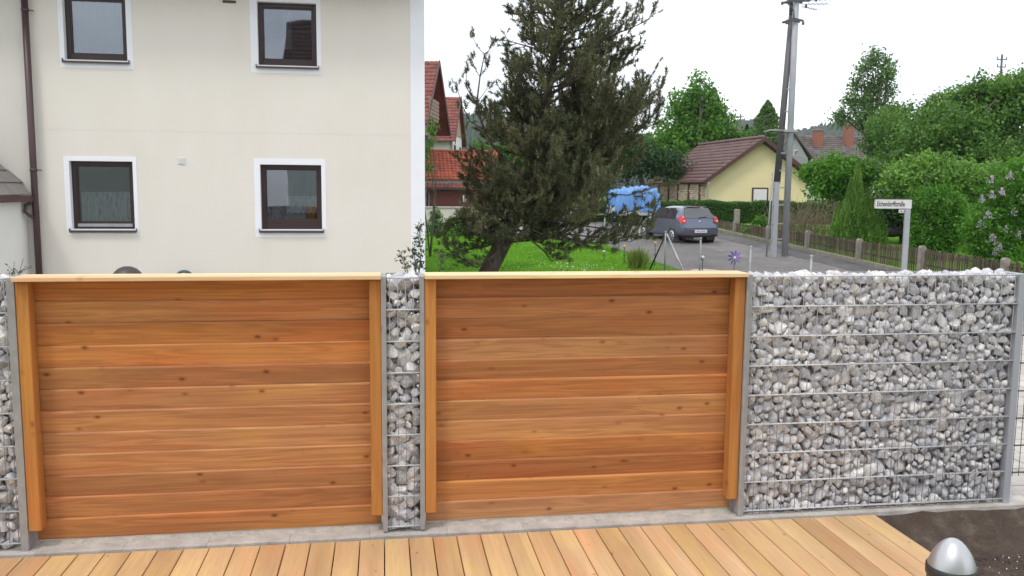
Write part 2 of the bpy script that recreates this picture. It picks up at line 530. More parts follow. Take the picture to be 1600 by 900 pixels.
def grass_ground(name, a, b, c, sc=1.1):
    t = NT(name)
    v = t.coords('Object')
    n = t.noise(v, sc, 6, 0.65)
    n2 = t.noise(v, sc * 22, 4, 0.7)
    f = t.math('ADD', t.math('MULTIPLY', n, 0.6), t.math('MULTIPLY', n2, 0.4))
    col = t.ramp(f, [(0.35, a), (0.5, b), (0.65, c)])
    t.bump(n2, 0.7, 0.04)
    return t.out(col, 0.9, 0, 0.15)
M['lawn'] = grass_ground('lawn_ground', (0.085, 0.21, 0.014, 1), (0.125, 0.29, 0.018, 1), (0.17, 0.34, 0.03, 1))
M['meadow'] = grass_ground('meadow_ground', (0.05, 0.10, 0.018, 1), (0.07, 0.14, 0.022, 1), (0.10, 0.16, 0.04, 1), 0.2)
def earth():
    t = NT('damp_earth')
    v = t.coords('Object')
    n = t.noise(v, 3.4, 9, 0.72)
    n2 = t.noise(v, 45, 5, 0.7)
    col = t.ramp(n, [(0.3, (0.045, 0.030, 0.022, 1)), (0.5, (0.085, 0.060, 0.045, 1)), (0.68, (0.17, 0.14, 0.115, 1))])
    vo = t.new('TexVoronoi'); vo.inputs['Scale'].default_value = 60
    t.lk(v, vo.inputs['Vector'])
    col = t.mix(t.ramp(vo.outputs['Distance'], [(0.0, G3(0.55)), (0.25, G3(0.0))]), col, (0.30, 0.27, 0.24, 1))
    t.bump(t.math('ADD', n2, t.math('MULTIPLY', n, 2.0)), 0.9, 0.02)
    rg = t.ramp(n, [(0.36, G3(0.55)), (0.55, G3(0.95))])
    return t.out(col, rg, 0, 0.3)
M['earth'] = earth()
def paving(name, a, b, bw, bh, mortar, scale=1.0):
    t = NT(name)
    br = t.new('TexBrick')
    br.inputs['Scale'].default_value = scale
    br.inputs['Brick Width'].default_value = bw
    br.inputs['Row Height'].default_value = bh
    br.inputs['Mortar Size'].default_value = 0.008
    br.inputs['Color1'].default_value = a
    br.inputs['Color2'].default_value = b
    br.inputs['Mortar'].default_value = mortar
    v = t.coords('Object')
    t.lk(v, br.inputs['Vector'])
    n = t.noise(v, 0.45, 7, 0.65)
    n2 = t.noise(v, 9.0, 4, 0.65)
    col = t.mix(1.0, br.outputs['Color'], t.ramp(n, [(0.3, G3(0.72)), (0.65, G3(1.12))]), 'MULTIPLY')
    col = t.mix(1.0, col, t.ramp(n2, [(0.3, G3(0.85)), (0.65, G3(1.08))]), 'MULTIPLY')
    t.bump(br.outputs['Fac'], -0.5, 0.01)
    return t.out(col, 0.85, 0, 0.25)
M['road'] = paving('road_paving', (0.175, 0.165, 0.165, 1), (0.225, 0.215, 0.21, 1), 0.22, 0.12, (0.06, 0.055, 0.05, 1))
M['walk'] = paving('pavement_slabs', (0.10, 0.098, 0.10, 1), (0.13, 0.125, 0.125, 1), 0.4, 0.4, (0.05, 0.045, 0.04, 1))
M['yard'] = paving('yard_slabs', (0.44, 0.41, 0.38, 1), (0.50, 0.47, 0.43, 1), 0.4, 0.4, (0.22, 0.2, 0.18, 1))
M['hill'] = grass_ground('hill_ground', (0.02, 0.045, 0.02, 1), (0.03, 0.06, 0.02, 1), (0.04, 0.075, 0.03, 1), 0.01)

def bark(name, a, b):
    t = NT(name)
    n = t.noise(t.coords('Object', (9, 9, 2.5)), 2.0, 6, 0.7, 0.5)
    c = t.ramp(n, [(0.35, a), (0.65, b)])
    t.bump(n, 0.8, 0.03)
    return t.out(c, 0.9, 0, 0.2)
M['bark'] = bark('pine_bark', (0.040, 0.030, 0.026, 1), (0.14, 0.11, 0.10, 1))
M['bark2'] = bark('grey_bark', (0.07, 0.055, 0.045, 1), (0.17, 0.15, 0.13, 1))
M['needle'] = leaf_mat('pine_needles', [(0.15, (0.050, 0.074, 0.042, 1)), (0.5, (0.112, 0.132, 0.068, 1)), (0.8, (0.185, 0.175, 0.092, 1)), (1.0, (0.26, 0.19, 0.11, 1))], 0.25, 0.55, 1.0)
M['candle'] = leaf_mat('pine_candles', [(0.2, (0.20, 0.20, 0.10, 1)), (0.6, (0.28, 0.22, 0.12, 1)), (0.9, (0.36, 0.19, 0.11, 1))], 0.1, 0.7, 2.0)
M['leaf_mid'] = leaf_mat('mid_leaves', [(0.15, (0.036, 0.095, 0.024, 1)), (0.45, (0.092, 0.20, 0.042, 1)), (0.8, (0.19, 0.345, 0.075, 1))], 0.35, 0.5, 0.5)
M['leaf_apple'] = leaf_mat('fruit_tree_leaves', [(0.15, (0.034, 0.088, 0.022, 1)), (0.5, (0.090, 0.190, 0.040, 1)), (0.85, (0.18, 0.32, 0.065, 1))], 0.35, 0.5, 0.9)
M['leaf_light'] = leaf_mat('light_leaves', [(0.15, (0.06, 0.14, 0.03, 1)), (0.5, (0.13, 0.26, 0.05, 1)), (0.85, (0.22, 0.39, 0.08, 1))], 0.35, 0.5, 0.9)
M['leaf_bright'] = leaf_mat('bright_leaves', [(0.2, (0.055, 0.15, 0.020, 1)), (0.5, (0.090, 0.235, 0.026, 1)), (0.8, (0.15, 0.33, 0.045, 1))], 0.38, 0.5, 0.6)
M['leaf_birch'] = leaf_mat('birch_leaves', [(0.2, (0.060, 0.12, 0.035, 1)), (0.5, (0.10, 0.19, 0.055, 1)), (0.8, (0.16, 0.27, 0.085, 1))], 0.35, 0.5, 0.6)
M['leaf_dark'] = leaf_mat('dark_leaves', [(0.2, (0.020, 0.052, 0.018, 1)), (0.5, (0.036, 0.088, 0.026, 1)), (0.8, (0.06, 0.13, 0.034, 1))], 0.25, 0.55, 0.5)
M['leaf_thuja'] = leaf_mat('thuja_sprays', [(0.15, (0.055, 0.13, 0.03, 1)), (0.45, (0.13, 0.26, 0.05, 1)), (0.8, (0.25, 0.42, 0.09, 1))], 0.25, 0.55, 1.3)
M['leaf_hedge'] = leaf_mat('hedge_leaves', [(0.2, (0.028, 0.075, 0.016, 1)), (0.5, (0.060, 0.15, 0.026, 1)), (0.8, (0.10, 0.22, 0.038, 1))], 0.25, 0.55, 1.3)
M['leaf_shrub'] = leaf_mat('grey_green_leaves', [(0.2, (0.035, 0.06, 0.03, 1)), (0.5, (0.06, 0.095, 0.045, 1)), (0.8, (0.10, 0.14, 0.07, 1))], 0.25, 0.5, 3)
M['twig'] = plain('dry_twig', (0.24, 0.18, 0.13, 1), 0.9)
M['lilac'] = leaf_mat('lilac_blossom', [(0.2, (0.40, 0.32, 0.50, 1)), (0.6, (0.56, 0.46, 0.64, 1)), (0.9, (0.70, 0.62, 0.74, 1))], 0.2, 0.7, 3)
M['blade'] = leaf_mat('grass_blades', [(0.2, (0.075, 0.19, 0.012, 1)), (0.5, (0.13, 0.31, 0.018, 1)), (0.8, (0.20, 0.41, 0.035, 1))], 0.35, 0.5, 0.7)
M['tallgrass'] = leaf_mat('ornamental_grass', [(0.2, (0.10, 0.15, 0.03, 1)), (0.5, (0.19, 0.26, 0.06, 1)), (0.8, (0.33, 0.36, 0.13, 1))], 0.3, 0.6, 2)
M['conifer_far'] = leaf_mat('far_conifers', [(0.2, (0.012, 0.034, 0.020, 1)), (0.5, (0.022, 0.050, 0.024, 1)), (0.8, (0.04, 0.085, 0.03, 1))], 0.05, 0.8, 0.01)

# ------------------------------------------------------------------ leaf clouds
def rand_dirs(n):
    d = rng.normal(size=(n, 3))
    return d / np.linalg.norm(d, axis=1)[:, None]

def quads_at(P, size, aspect=0.55, up_bias=0.0, axis=None):
    """one rhombus leaf at every point"""
    n = len(P)
    a = rand_dirs(n) if axis is None else axis
    if up_bias: a[:, 2] += up_bias; a /= np.linalg.norm(a, axis=1)[:, None]
    b = np.cross(a, rand_dirs(n)); b /= np.linalg.norm(b, axis=1)[:, None] + 1e-9
    L = (size * rng.uniform(0.65, 1.35, n))[:, None]
    V = np.empty((n, 4, 3))
    V[:, 0] = P - a * L * .5
    V[:, 1] = P + b * L * aspect * .5
    V[:, 2] = P + a * L * .5
    V[:, 3] = P - b * L * aspect * .5
    F = np.arange(4 * n).reshape(n, 4)
    return V.reshape(-1, 3), F

def crown_points(blobs, clumps, per, cr, inner=0.55):
    """blobs (cx,cy,cz,rx,ry,rz); clumps of leaves spread through the shell of each blob"""
    B = np.array(blobs, float)
    w = (B[:, 3] * B[:, 5] + B[:, 4] * B[:, 5] + B[:, 3] * B[:, 4]); w /= w.sum()
    idx = rng.choice(len(B), clumps, p=w)
    d = rand_dirs(clumps)
    rad = rng.uniform(inner, 1.05, clumps)[:, None]
    C = B[idx, :3] + d * B[idx, 3:] * rad
    P = np.repeat(C, per, axis=0) + rng.normal(size=(clumps * per, 3)) * cr
    return P

def leafy(name, mat, parent, blobs, clumps, per, cr, size, inner=0.5, aspect=0.6):
    if clumps > 450:
        clumps, per, cr = int(clumps * .42), int(per * 2.5), cr * 1.22
    P = crown_points(blobs, clumps, per, cr, inner)
    V, F = quads_at(P, size, aspect)
    return link(name, np_mesh(name, V, F, mat), parent)

def limbs_mb(base, tips, r0, r1, bend=0.25, n=6):
    mb = MB()
    for tp in tips:
        b, t = Vector(base), Vector(tp)
        m = (b + t) / 2 + Vector((random.uniform(-bend, bend), random.uniform(-bend, bend), random.uniform(0, bend)))
        pts = [b.lerp(m, k / 3) if k < 3 else m.lerp(t, (k - 3) / 3) for k in range(7)]
        mb.tube(pts, [r0 + (r1 - r0) * k / 6 for k in range(7)], n)
    return mb

def broadleaf(name, label, cat, loc, blobs, mat, clumps, per, cr, size, trunk_h, tr, group=None, inner=0.5, barkm='bark2'):
    t = thing(name, label, cat, loc, 0, group)
    mb = MB()
    top = Vector((blobs[0][0], blobs[0][1], trunk_h))
    mb.tube([(0, 0, -0.1), (top.x * 0.3, top.y * 0.3, trunk_h * 0.5), tuple(top)], [tr * 1.25, tr, tr * 0.75], 8)
    mb.build('trunk', M[barkm], t)
    tips = [(b[0] + b[3] * 0.5 * random.uniform(-1, 1), b[1], b[2] + b[5] * 0.5) for b in blobs]
    tips += [(b[0] + b[3] * random.uniform(-.8, .8), b[1] + b[4] * random.uniform(-.8, .8), b[2] + b[5] * random.uniform(-.2, .7)) for b in blobs for _ in range(2)]
    limbs_mb(tuple(top), tips, tr * 0.6, tr * 0.08, 0.3, 5).build('limb', M[barkm], t)
    leafy('crown', mat, t, blobs, clumps, per, cr, size, inner)
    return t

# ================================================================== SETTING
def sheet(name, pts, mat, dz=0.0, follow=True):
    """flat sheet or one that follows the rising ground, cut in strips along y"""
    mb = MB()
    mb.quad(*[(x, y, (gz(y) if follow else 0) + dz) for x, y in pts])
    return tag(mb.build(name, mat, fix=False), kind='structure')

def strip(name, yx, mat, dz):
    """yx: list of (y, xleft, xright): a sheet following the ground"""
    mb = MB()
    for (y0, a0, b0), (y1, a1, b1) in zip(yx[:-1], yx[1:]):
        mb.quad((a0, y0, gz(y0) + dz), (b0, y0, gz(y0) + dz), (b1, y1, gz(y1) + dz), (a1, y1, gz(y1) + dz))
    return tag(mb.build(name, mat, fix=False), kind='structure')

strip('ground', [(-60, -3000, 3000), (12, -3000, 3000), (82, -3000, 3000), (400, -3000, 3000), (4000, -4000, 4000)], M['meadow'], -0.03)
strip('road', [(9.0, 0.8, 13.55), (12, 7.0, 13.62), (17.8, 8.2, 13.8), (25.4, 7.95, 14.0), (27.0, 3.0, 14.05), (33.5, 3.0, 14.25), (34.5, 7.0, 14.3), (52, 9.0, 15.2)], M['road'], 0.0)
strip('pavement', [(4.0, 13.0, 14.0), (12, 13.0, 14.06), (35, 13.45, 14.55)], M['walk'], 0.008)
strip('lawn', [(9.0, 0.9, 7.0), (12, 0.9, 7.0), (17.8, 0.9, 8.15), (25.4, 0.9, 7.9), (27.0, -2.0, 6.5), (30.0, -3.0, 4.5)], M['lawn'], 0.012)
strip('garden_lawn', [(4, 14.15, 40), (12, 14.2, 42), (36, 14.8, 46)], M['lawn'], 0.014)
strip('yard', [(0.3, -12, 13.0), (9.0, -12, 13.0)], M['yard'], 0.012)
strip('soil', [(-8, 3.2, 9), (-0.05, 3.2, 9)], M['earth'], 0.03)

mb = MB()
bx_ = [3.33 + 0.12 * i for i in range(46)]
for x0_, x1_ in zip(bx_[:-1], bx_[1:]):
    f_ = lambda x, k: [(-0.056, -0.022), (-0.12, -0.075), (-0.26, -0.14), (-0.50, -0.175)][k][1] + 0.006 * math.sin(x * 7 + k * 2) + 0.006 * math.sin(x * 31 + k) + 0.004 * math.sin(x * 67)
    ys_b = [-0.056, -0.12, -0.26, -0.50]
    for k in range(3):
        mb.add([(x0_, ys_b[k + 1], f_(x0_, k + 1)), (x1_, ys_b[k + 1], f_(x1_, k + 1)), (x1_, ys_b[k], f_(x1_, k)), (x0_, ys_b[k], f_(x0_, k))], [(0, 1, 2, 3)], True)
tag(mb.build('soil_bank', M['earth'], fix=False), kind='structure')

# kerb under the fence
kb = thing('concrete_kerb', 'grey concrete kerb blocks running under the whole front fence', 'kerb', (0, 0, 0))
kme = MB().box((0.0008, -0.055, -0.26), (0.4945, 0.225, 0.0), 0.0012).build('kerb_block', M['kerb'], kb, (-3.57, 0, 0))
for k in range(1, 22):
    o = kme.copy(); COL.objects.link(o); o.parent = kb
    o.location = (-3.57 + 0.495 * k, random.uniform(-.0008, .0008), random.uniform(-.0006, .0006))
mo = MB()
nb = 400
bv = []
for q in range(nb + 1):
    x = -3.2 + 5.55 * q / nb
    w_ = 0.5 + 0.5 * math.sin(x * 7.3 + 2 * math.sin(x * 2.9))
    bv += [(x, 0.066 - 0.010 * w_ + random.uniform(-.003, .003), -0.001), (x, 0.078, 0.007 + 0.004 * w_ + random.uniform(-.0015, .0015)), (x, 0.105, 0.013 + 0.003 * w_)]
mo.add(bv, [f_ for q in range(nb) for f_ in ((3 * q, 3 * q + 3, 3 * q + 4, 3 * q + 1), (3 * q + 1, 3 * q + 4, 3 * q + 5, 3 * q + 2))], True)
mo.build('mortar_bead', M['mortar'], kb)

# deck
dk = thing('wooden_deck', 'pale new larch deck boards laid square to the fence', 'deck', (0, 0, 0))
dm = MB().box((-0.0725, -1.55, -0.014), (0.0725, 1.55, 0.014), 0.003).build('deck_board', M['deck'], dk, (3.245, -1.63, -0.022))
xs = [3.245 - 0.1515 * k for k in range(1, 44)]
for x in xs:
    o = dm.copy(); COL.objects.link(o); o.parent = dk
    o.location = (x, -1.63 + random.uniform(-.004, .004), -0.022 + random.uniform(-.001, .001))
for y in (-0.2, -0.7, -1.2, -1.7, -2.2, -2.7, -3.1):
    MB().box((-3.3, y - .03, -0.16), (3.31, y + .03, -0.0375)).build('joist', M['joist'], dk)
mb = MB().box((3.12, -3.16, -0.2), (3.30, -3.12, -0.04))
mb.box((-3.4, -3.2, -0.215), (3.3, -0.07, -0.165))
mb.build('joist', M['joist'], dk)

# ------------------------------------------------------------------ wooden fence panels
prof = [(-0.0670, 0.017), (0.0560, 0.0), (0.0625, 0.0015), (0.0668, 0.006), (0.0672, 0.030), (-0.0670, 0.030)]   # (z, y) front is y=0
def plank_mesh(L):
    me = bpy.data.meshes.new('plank')
    n = len(prof)
    vs = [(0, y, z) for z, y in prof] + [(L, y, z) for z, y in prof]
    fs = [tuple(range(n)), tuple(range(2 * n - 1, n - 1, -1))] + [(i, n + i, n + (i + 1) % n, (i + 1) % n) for i in range(n)]
    me.from_pydata(vs, [], fs)
    b = bmesh.new(); b.from_mesh(me)
    bmesh.ops.recalc_face_normals(b, faces=b.faces); b.to_mesh(b and me); b.free()
    me.materials.append(M['plank'])
    return me
def panel(x0, x1, label, shifts):
    t = thing('wooden_fence_panel', label, 'fence panel', ((x0 + x1) / 2, 0.09, 0), 0, 'larch fence panels between the gabions')
    L = x1 - x0 - 0.02
    me = plank_mesh(L)
    for k in range(12):
        z = 1.567 - 0.1345 * k
        o = link('plank', me, t, (-L / 2, shifts[k], z), (random.uniform(-.010, .010), 0, random.uniform(-.0008, .0008)))
    for sx, w in ((-1, 0), (1, 0)):
        cx = sx * (x1 - x0) / 2 - sx * 0.0368
        MB().box((-0.036, -0.05, -0.755), (0.036, 0.04, 0.755), 0.004).build('post', M['postwood'], t, (cx, -0.045, 0.873))
    mb = MB().box((-(x1 - x0) / 2 + .002, -0.10, 0), ((x1 - x0) / 2 - .002, 0.10, 0.026), 0.003)
    mb.build('cap_rail', M['capwood'], t, (0, -0.045, 1.634))
    for sx in (-1, 1):
        MB().box((-0.02, 0, -0.78), (0.02, 0.04, 0.78)).build('batten', M['joist'], t, (sx * (L / 2 - .25), 0.034, 0.8))
panel(-2.1315, -0.0205, 'wide larch board panel left of the narrow stone column', [0.0, .006, .0, .003, .0, .004, 0.0, .002, .005, .0, .003, .0])
panel(0.2465, 2.3545, 'larch board panel between narrow stone column and big stone gabion', [0.012, .0, .008, .0, .006, .0, .004, .0, .008, .003, .0, .004])

# ------------------------------------------------------------------ gabions
def stone_variant(seed):
    r = random.Random(seed)
    bm = bmesh.new()
    bmesh.ops.create_icosphere(bm, subdivisions=2, radius=1.0)
    pl = []
    for _ in range(r.randint(8, 12)):
        d = Vector((r.gauss(0, 1), r.gauss(0, 1), r.gauss(0, 1))).normalized()
        pl.append((d, r.uniform(0.44, 0.70)))
    for v in bm.verts:
        for d, h in pl:
            e = v.co.dot(d)
            if e > h: v.co -= d * (e - h) * 0.98
        v.co *= r.uniform(0.97, 1.03)
    for e in bm.edges:
        if len(e.link_faces) == 2 and e.calc_face_angle() > 0.30: e.smooth = False
    for f in bm.faces: f.smooth = True
    me = bpy.data.meshes.new('stone')
    bm.to_mesh(me); bm.free()
    me.materials.append(M['stone'])
    return me
STV = [stone_variant(100 + k) for k in range(26)]
STN = []
for me in STV:
    v = np.empty(len(me.vertices) * 3, np.float32); me.vertices.foreach_get('co', v)
    STN.append((v.reshape(-1, 3), np.array([p.vertices[:] for p in me.polygons], dtype=np.int32)))

def pack(w, h, rm, seed, iters=70):
    g = np.random.default_rng(seed)
    n = int(w * h / (PI * rm * rm) * 0.90)
    r = np.clip(rm * np.exp(g.normal(0, 0.33, n)), rm * .55, rm * 1.75)
    P = g.uniform(0, 1, (n, 2)) * (w, h)
    for _ in range(iters):
        d = P[:, None, :] - P[None, :, :]
        D = np.sqrt((d ** 2).sum(2)) + 1e-6
        ov = np.clip(r[:, None] + r[None, :] - D, 0, None)
        np.fill_diagonal(ov, 0)
        P += (d / D[..., None] * ov[..., None]).sum(1) * 0.35
        P[:, 0] = np.clip(P[:, 0], r * .75, w - r * .75)
        P[:, 1] = np.clip(P[:, 1], r * .7, h - r * .5)
    return P, r

def rotm(e):
    return np.array(Matrix(Vector((0, 0, 0)).to_track_quat('Z', 'Y').to_matrix())) if False else np.array(__import__('mathutils').Euler(e).to_matrix())

def gabion(t, x0, x1, H, seed, rm=0.0295, top=True, keep=300):
    """stones of a basket between x0 and x1, local to t"""
    w = x1 - x0
    g = random.Random(seed)
    items = []
    for layer, y in enumerate((0.038, 0.094, 0.148)):
        P, r = pack(w, H, rm, seed + layer)
        for (px, pz), rr in zip(P, r):
            items.append((layer, x0 + px, y + g.uniform(-.006, .008), 0.012 + pz, rr))
    if top:
        P, r = pack(w, 0.15, rm * 1.1, seed + 9)
        for (px, py), rr in zip(P, r):
            items.append((0.5, x0 + px, 0.03 + py, H + g.uniform(-.012, .012), min(rr, .034)))
    items.sort(key=lambda i: (i[0] > 0, -i[4] if i[0] == 0 else 0))
    made = 0
    jv, jf, off = [], [], 0
    for layer, x, y, z, rr in items:
        k = g.randrange(len(STV))
        a, b, c = g.uniform(1.12, 1.5), g.uniform(0.95, 1.15), g.uniform(0.85, 1.12)
        eul = (g.uniform(-.5, .5), g.uniform(-1.3, 1.3), g.uniform(-.5, .5))
        s = (rr * a * 1.16, rr * b * 1.1, rr * c * 1.2)
        if y - s[1] < 0.009: y = 0.009 + s[1] * 0.92
        if layer in (0, 0.5) and made < keep:
            link('stone', STV[k], t, (x, y, z), eul, s)
            made += 1
        else:
            v, f = STN[k]
            vv = (v * np.array(s)) @ rotm(eul).T + np.array([x, y, z])
            jv.append(vv); jf.append(f + off); off += len(v)
    if jv:
        me = np_mesh('stone_fill', np.concatenate(jv), np.concatenate(jf), M['stone'], True)
        tag(link('stone_fill', me, t), kind='stuff')

def steel_mesh(t, x0, x1, H, rows, step=0.05, y=0.0, dark=False, back=True):
    m = M['darkwire'] if dark else M['wire']
    hme = MB().tube([(x0, 0, 0), (x1, 0, 0)], 0.0043, 8).build('horizontal_rod', m, t, (0, y - 0.0055, H))
    hm = hme.data
    for k in range(rows):
        z = H - 0.2 * k
        for yy in (y - 0.0065, y + 0.0065):
            if k == 0 and yy < y: continue
            link('horizontal_rod', hm, t, (0, yy, z), (random.uniform(-.1, .1), random.uniform(-.0006, .0006), 0))
    vm = MB().tube([(0, 0, H - 0.2 * (rows - 1) - 0.025), (0, 0, H + 0.004)], 0.0024, 6).build('vertical_rod', M['darkwire'] if dark else M['thinwire'], t, (x0 + 0.02, y, 0))
    n = int((x1 - x0 - 0.01) / step)
    for k in range(1, n + 1):
        link('vertical_rod', vm.data, t, (x0 + 0.02 + step * k, y, 0), (random.uniform(-.0006, .0006), random.uniform(-.001, .001), 0))
    if back:
        mb = MB()
        for k in range(rows):
            mb.box((x0, 0.194, H - .2 * k - .003), (x1, 0.203, H - .2 * k + .003))
        for k in range(n + 1):
            mb.box((x0 + .02 + step * k - .0025, 0.188, 0.02), (x0 + .02 + step * k + .0025, 0.193, H))
        mb.build('back_mesh', m, t)

def strip_post(t, x0, x1, H, y1=0.205):
    MB().box((x0, -0.012, 0.012), (x1, y1, H), 0.002).build('end_post', M['zinc'], t)
def u_rim(t, x0, x1, H):
    mb = MB()
    mb.box((x0, 0.19, H - .004), (x1, 0.202, H + .012))
    mb.build('top_rail', M['zinc'], t)

t = thing('stone_gabion', 'slim tall wire cage of pale stones between the two larch panels', 'gabion', (0.113, 0, 0), 0, 'wire cages filled with pale broken stone')
strip_post(t, -0.133, -0.103, 1.648); strip_post(t, 0.103, 0.133, 1.648)
steel_mesh(t, -0.103, 0.103, 1.64, 9)
gabion(t, -0.103, 0.103, 1.62, 21, 0.0340)
u_rim(t, -0.103, 0.103, 1.64)

t = thing('stone_gabion', 'broad wire cage of pale stones at the right end of the fence', 'gabion', (3.36, 0, 0), 0, 'wire cages filled with pale broken stone')
MB().box((-1.004, -0.012, 0.0), (-0.962, 0.205, 1.648), 0.002).build('end_post', M['zinc'], t)
MB().box((-1.0035, -0.020, 0.0), (-0.985, -0.0125, 1.646)).build('post_flange', M['zinc'], t)
MB().box((0.985, -0.012, 0.0), (1.035, 0.205, 1.640), 0.003).build('end_post', M['steelpole'], t)
steel_mesh(t, -0.962, 0.985, 1.632, 9)
gabion(t, -0.962, 0.982, 1.612, 55, 0.0315)
u_rim(t, -0.962, 0.985, 1.63)

t = thing('stone_gabion', 'wire cage of pale stones cut off by the left picture edge', 'gabion', (-2.9, 0, 0), 0, 'wire cages filled with pale broken stone')
MB().box((0.724, -0.012, 0.0), (0.768, 0.205, 1.655), 0.002).build('end_post', M['zinc'], t)
MB().box((-0.8, -0.012, 0.0), (-0.76, 0.205, 1.655), 0.002).build('end_post', M['zinc'], t)
steel_mesh(t, -0.76, 0.724, 1.648, 9)
gabion(t, -0.76, 0.722, 1.628, 81, 0.0320)
u_rim(t, -0.76, 0.724, 1.64)

t = thing('mesh_fence', 'bare dark double rod mesh fence beyond the right stone cage', 'fence', (5.7, 0.05, 0))
steel_mesh(t, -1.27, 1.2, 1.60, 8, 0.05, 0.0, True, False)
MB().box((1.2, -.03, 0), (1.26, .03, 1.65), .003).build('post', M['steelpole'], t)
strip('yard_kerb', [(0.23, 4.4, 9), (0.33, 4.4, 9)], M['kerb'], 0.1)

# ------------------------------------------------------------------ cream house
HY = 9.6
def wall_holes(mb, x0, x1, z0, z1, holes, y0, y1):
    xs = sorted({x0, x1, *[h[0] for h in holes], *[h[1] for h in holes]})
    zs = sorted({z0, z1, *[h[2] for h in holes], *[h[3] for h in holes]})
    for i in range(len(xs) - 1):
        for j in range(len(zs) - 1):
            cx, cz = (xs[i] + xs[i + 1]) / 2, (zs[j] + zs[j + 1]) / 2
            if any(h[0] < cx < h[1] and h[2] < cz < h[3] for h in holes): continue
            mb.quad((xs[i], y0, zs[j]), (xs[i + 1], y0, zs[j]), (xs[i + 1], y0, zs[j + 1]), (xs[i], y0, zs[j + 1]))
    for a, b, c, d in holes:
        pass
HX = 0.695
wins = [('LL', -5.02, -4.045, 1.475, 2.575), ('LR', -2.035, -1.035, 1.475, 2.555), ('UL', -5.0, -4.055, 4.175, 5.20), ('UR', -2.02, -1.075, 4.175, 5.19)]
holes = [w[1:] for w in wins]
hs = thing('cream_house', 'tall cream rendered house with white window bands and dark frames', 'house', (0, HY, -0.2))
mb = MB()
hl = [(a, b, c + .2, d + .2) for a, b, c, d in holes]
wall_holes(mb, -13, HX, 0, 6.1, hl, 0, 0)
mb.quad((HX, 0, 0), (HX, 9, 0), (HX, 9, 6.1), (HX, 0, 6.1))
mb.quad((-13, 0, 0), (-13, 9, 0), (-13, 9, 6.1), (-13, 0, 6.1))
mb.quad((-13, 9, 0), (HX, 9, 0), (HX, 9, 6.1), (-13, 9, 6.1))
mb.build('wall', M['plaster'], hs, fix=False)
# roof of the cream house: eaves above the picture
mb = MB().prism([(-13.4, -0.50, 5.93), (-13.4, 4.5, 9.6), (-13.4, 9.75, 5.85), (-13.4, 9.75, 5.65), (-13.4, 4.5, 9.4), (-13.4, -0.50, 5.73)], (14.08, 0, 0))
mb.build('roof', M['tile_brown'], hs)
mb = MB()
for side in (-13.0, HX - .01):
    mb.prism([(side, 0.01, 6.1), (side, 8.99, 6.1), (side, 4.5, 9.35)], (0.01, 0, 0))
mb.build('gable', M['plaster'], hs)
MB().tube([(-13.4, -0.58, 5.80), (0.68, -0.58, 5.80)], 0.07, 8).build('gutter', M['downpipe'], hs)
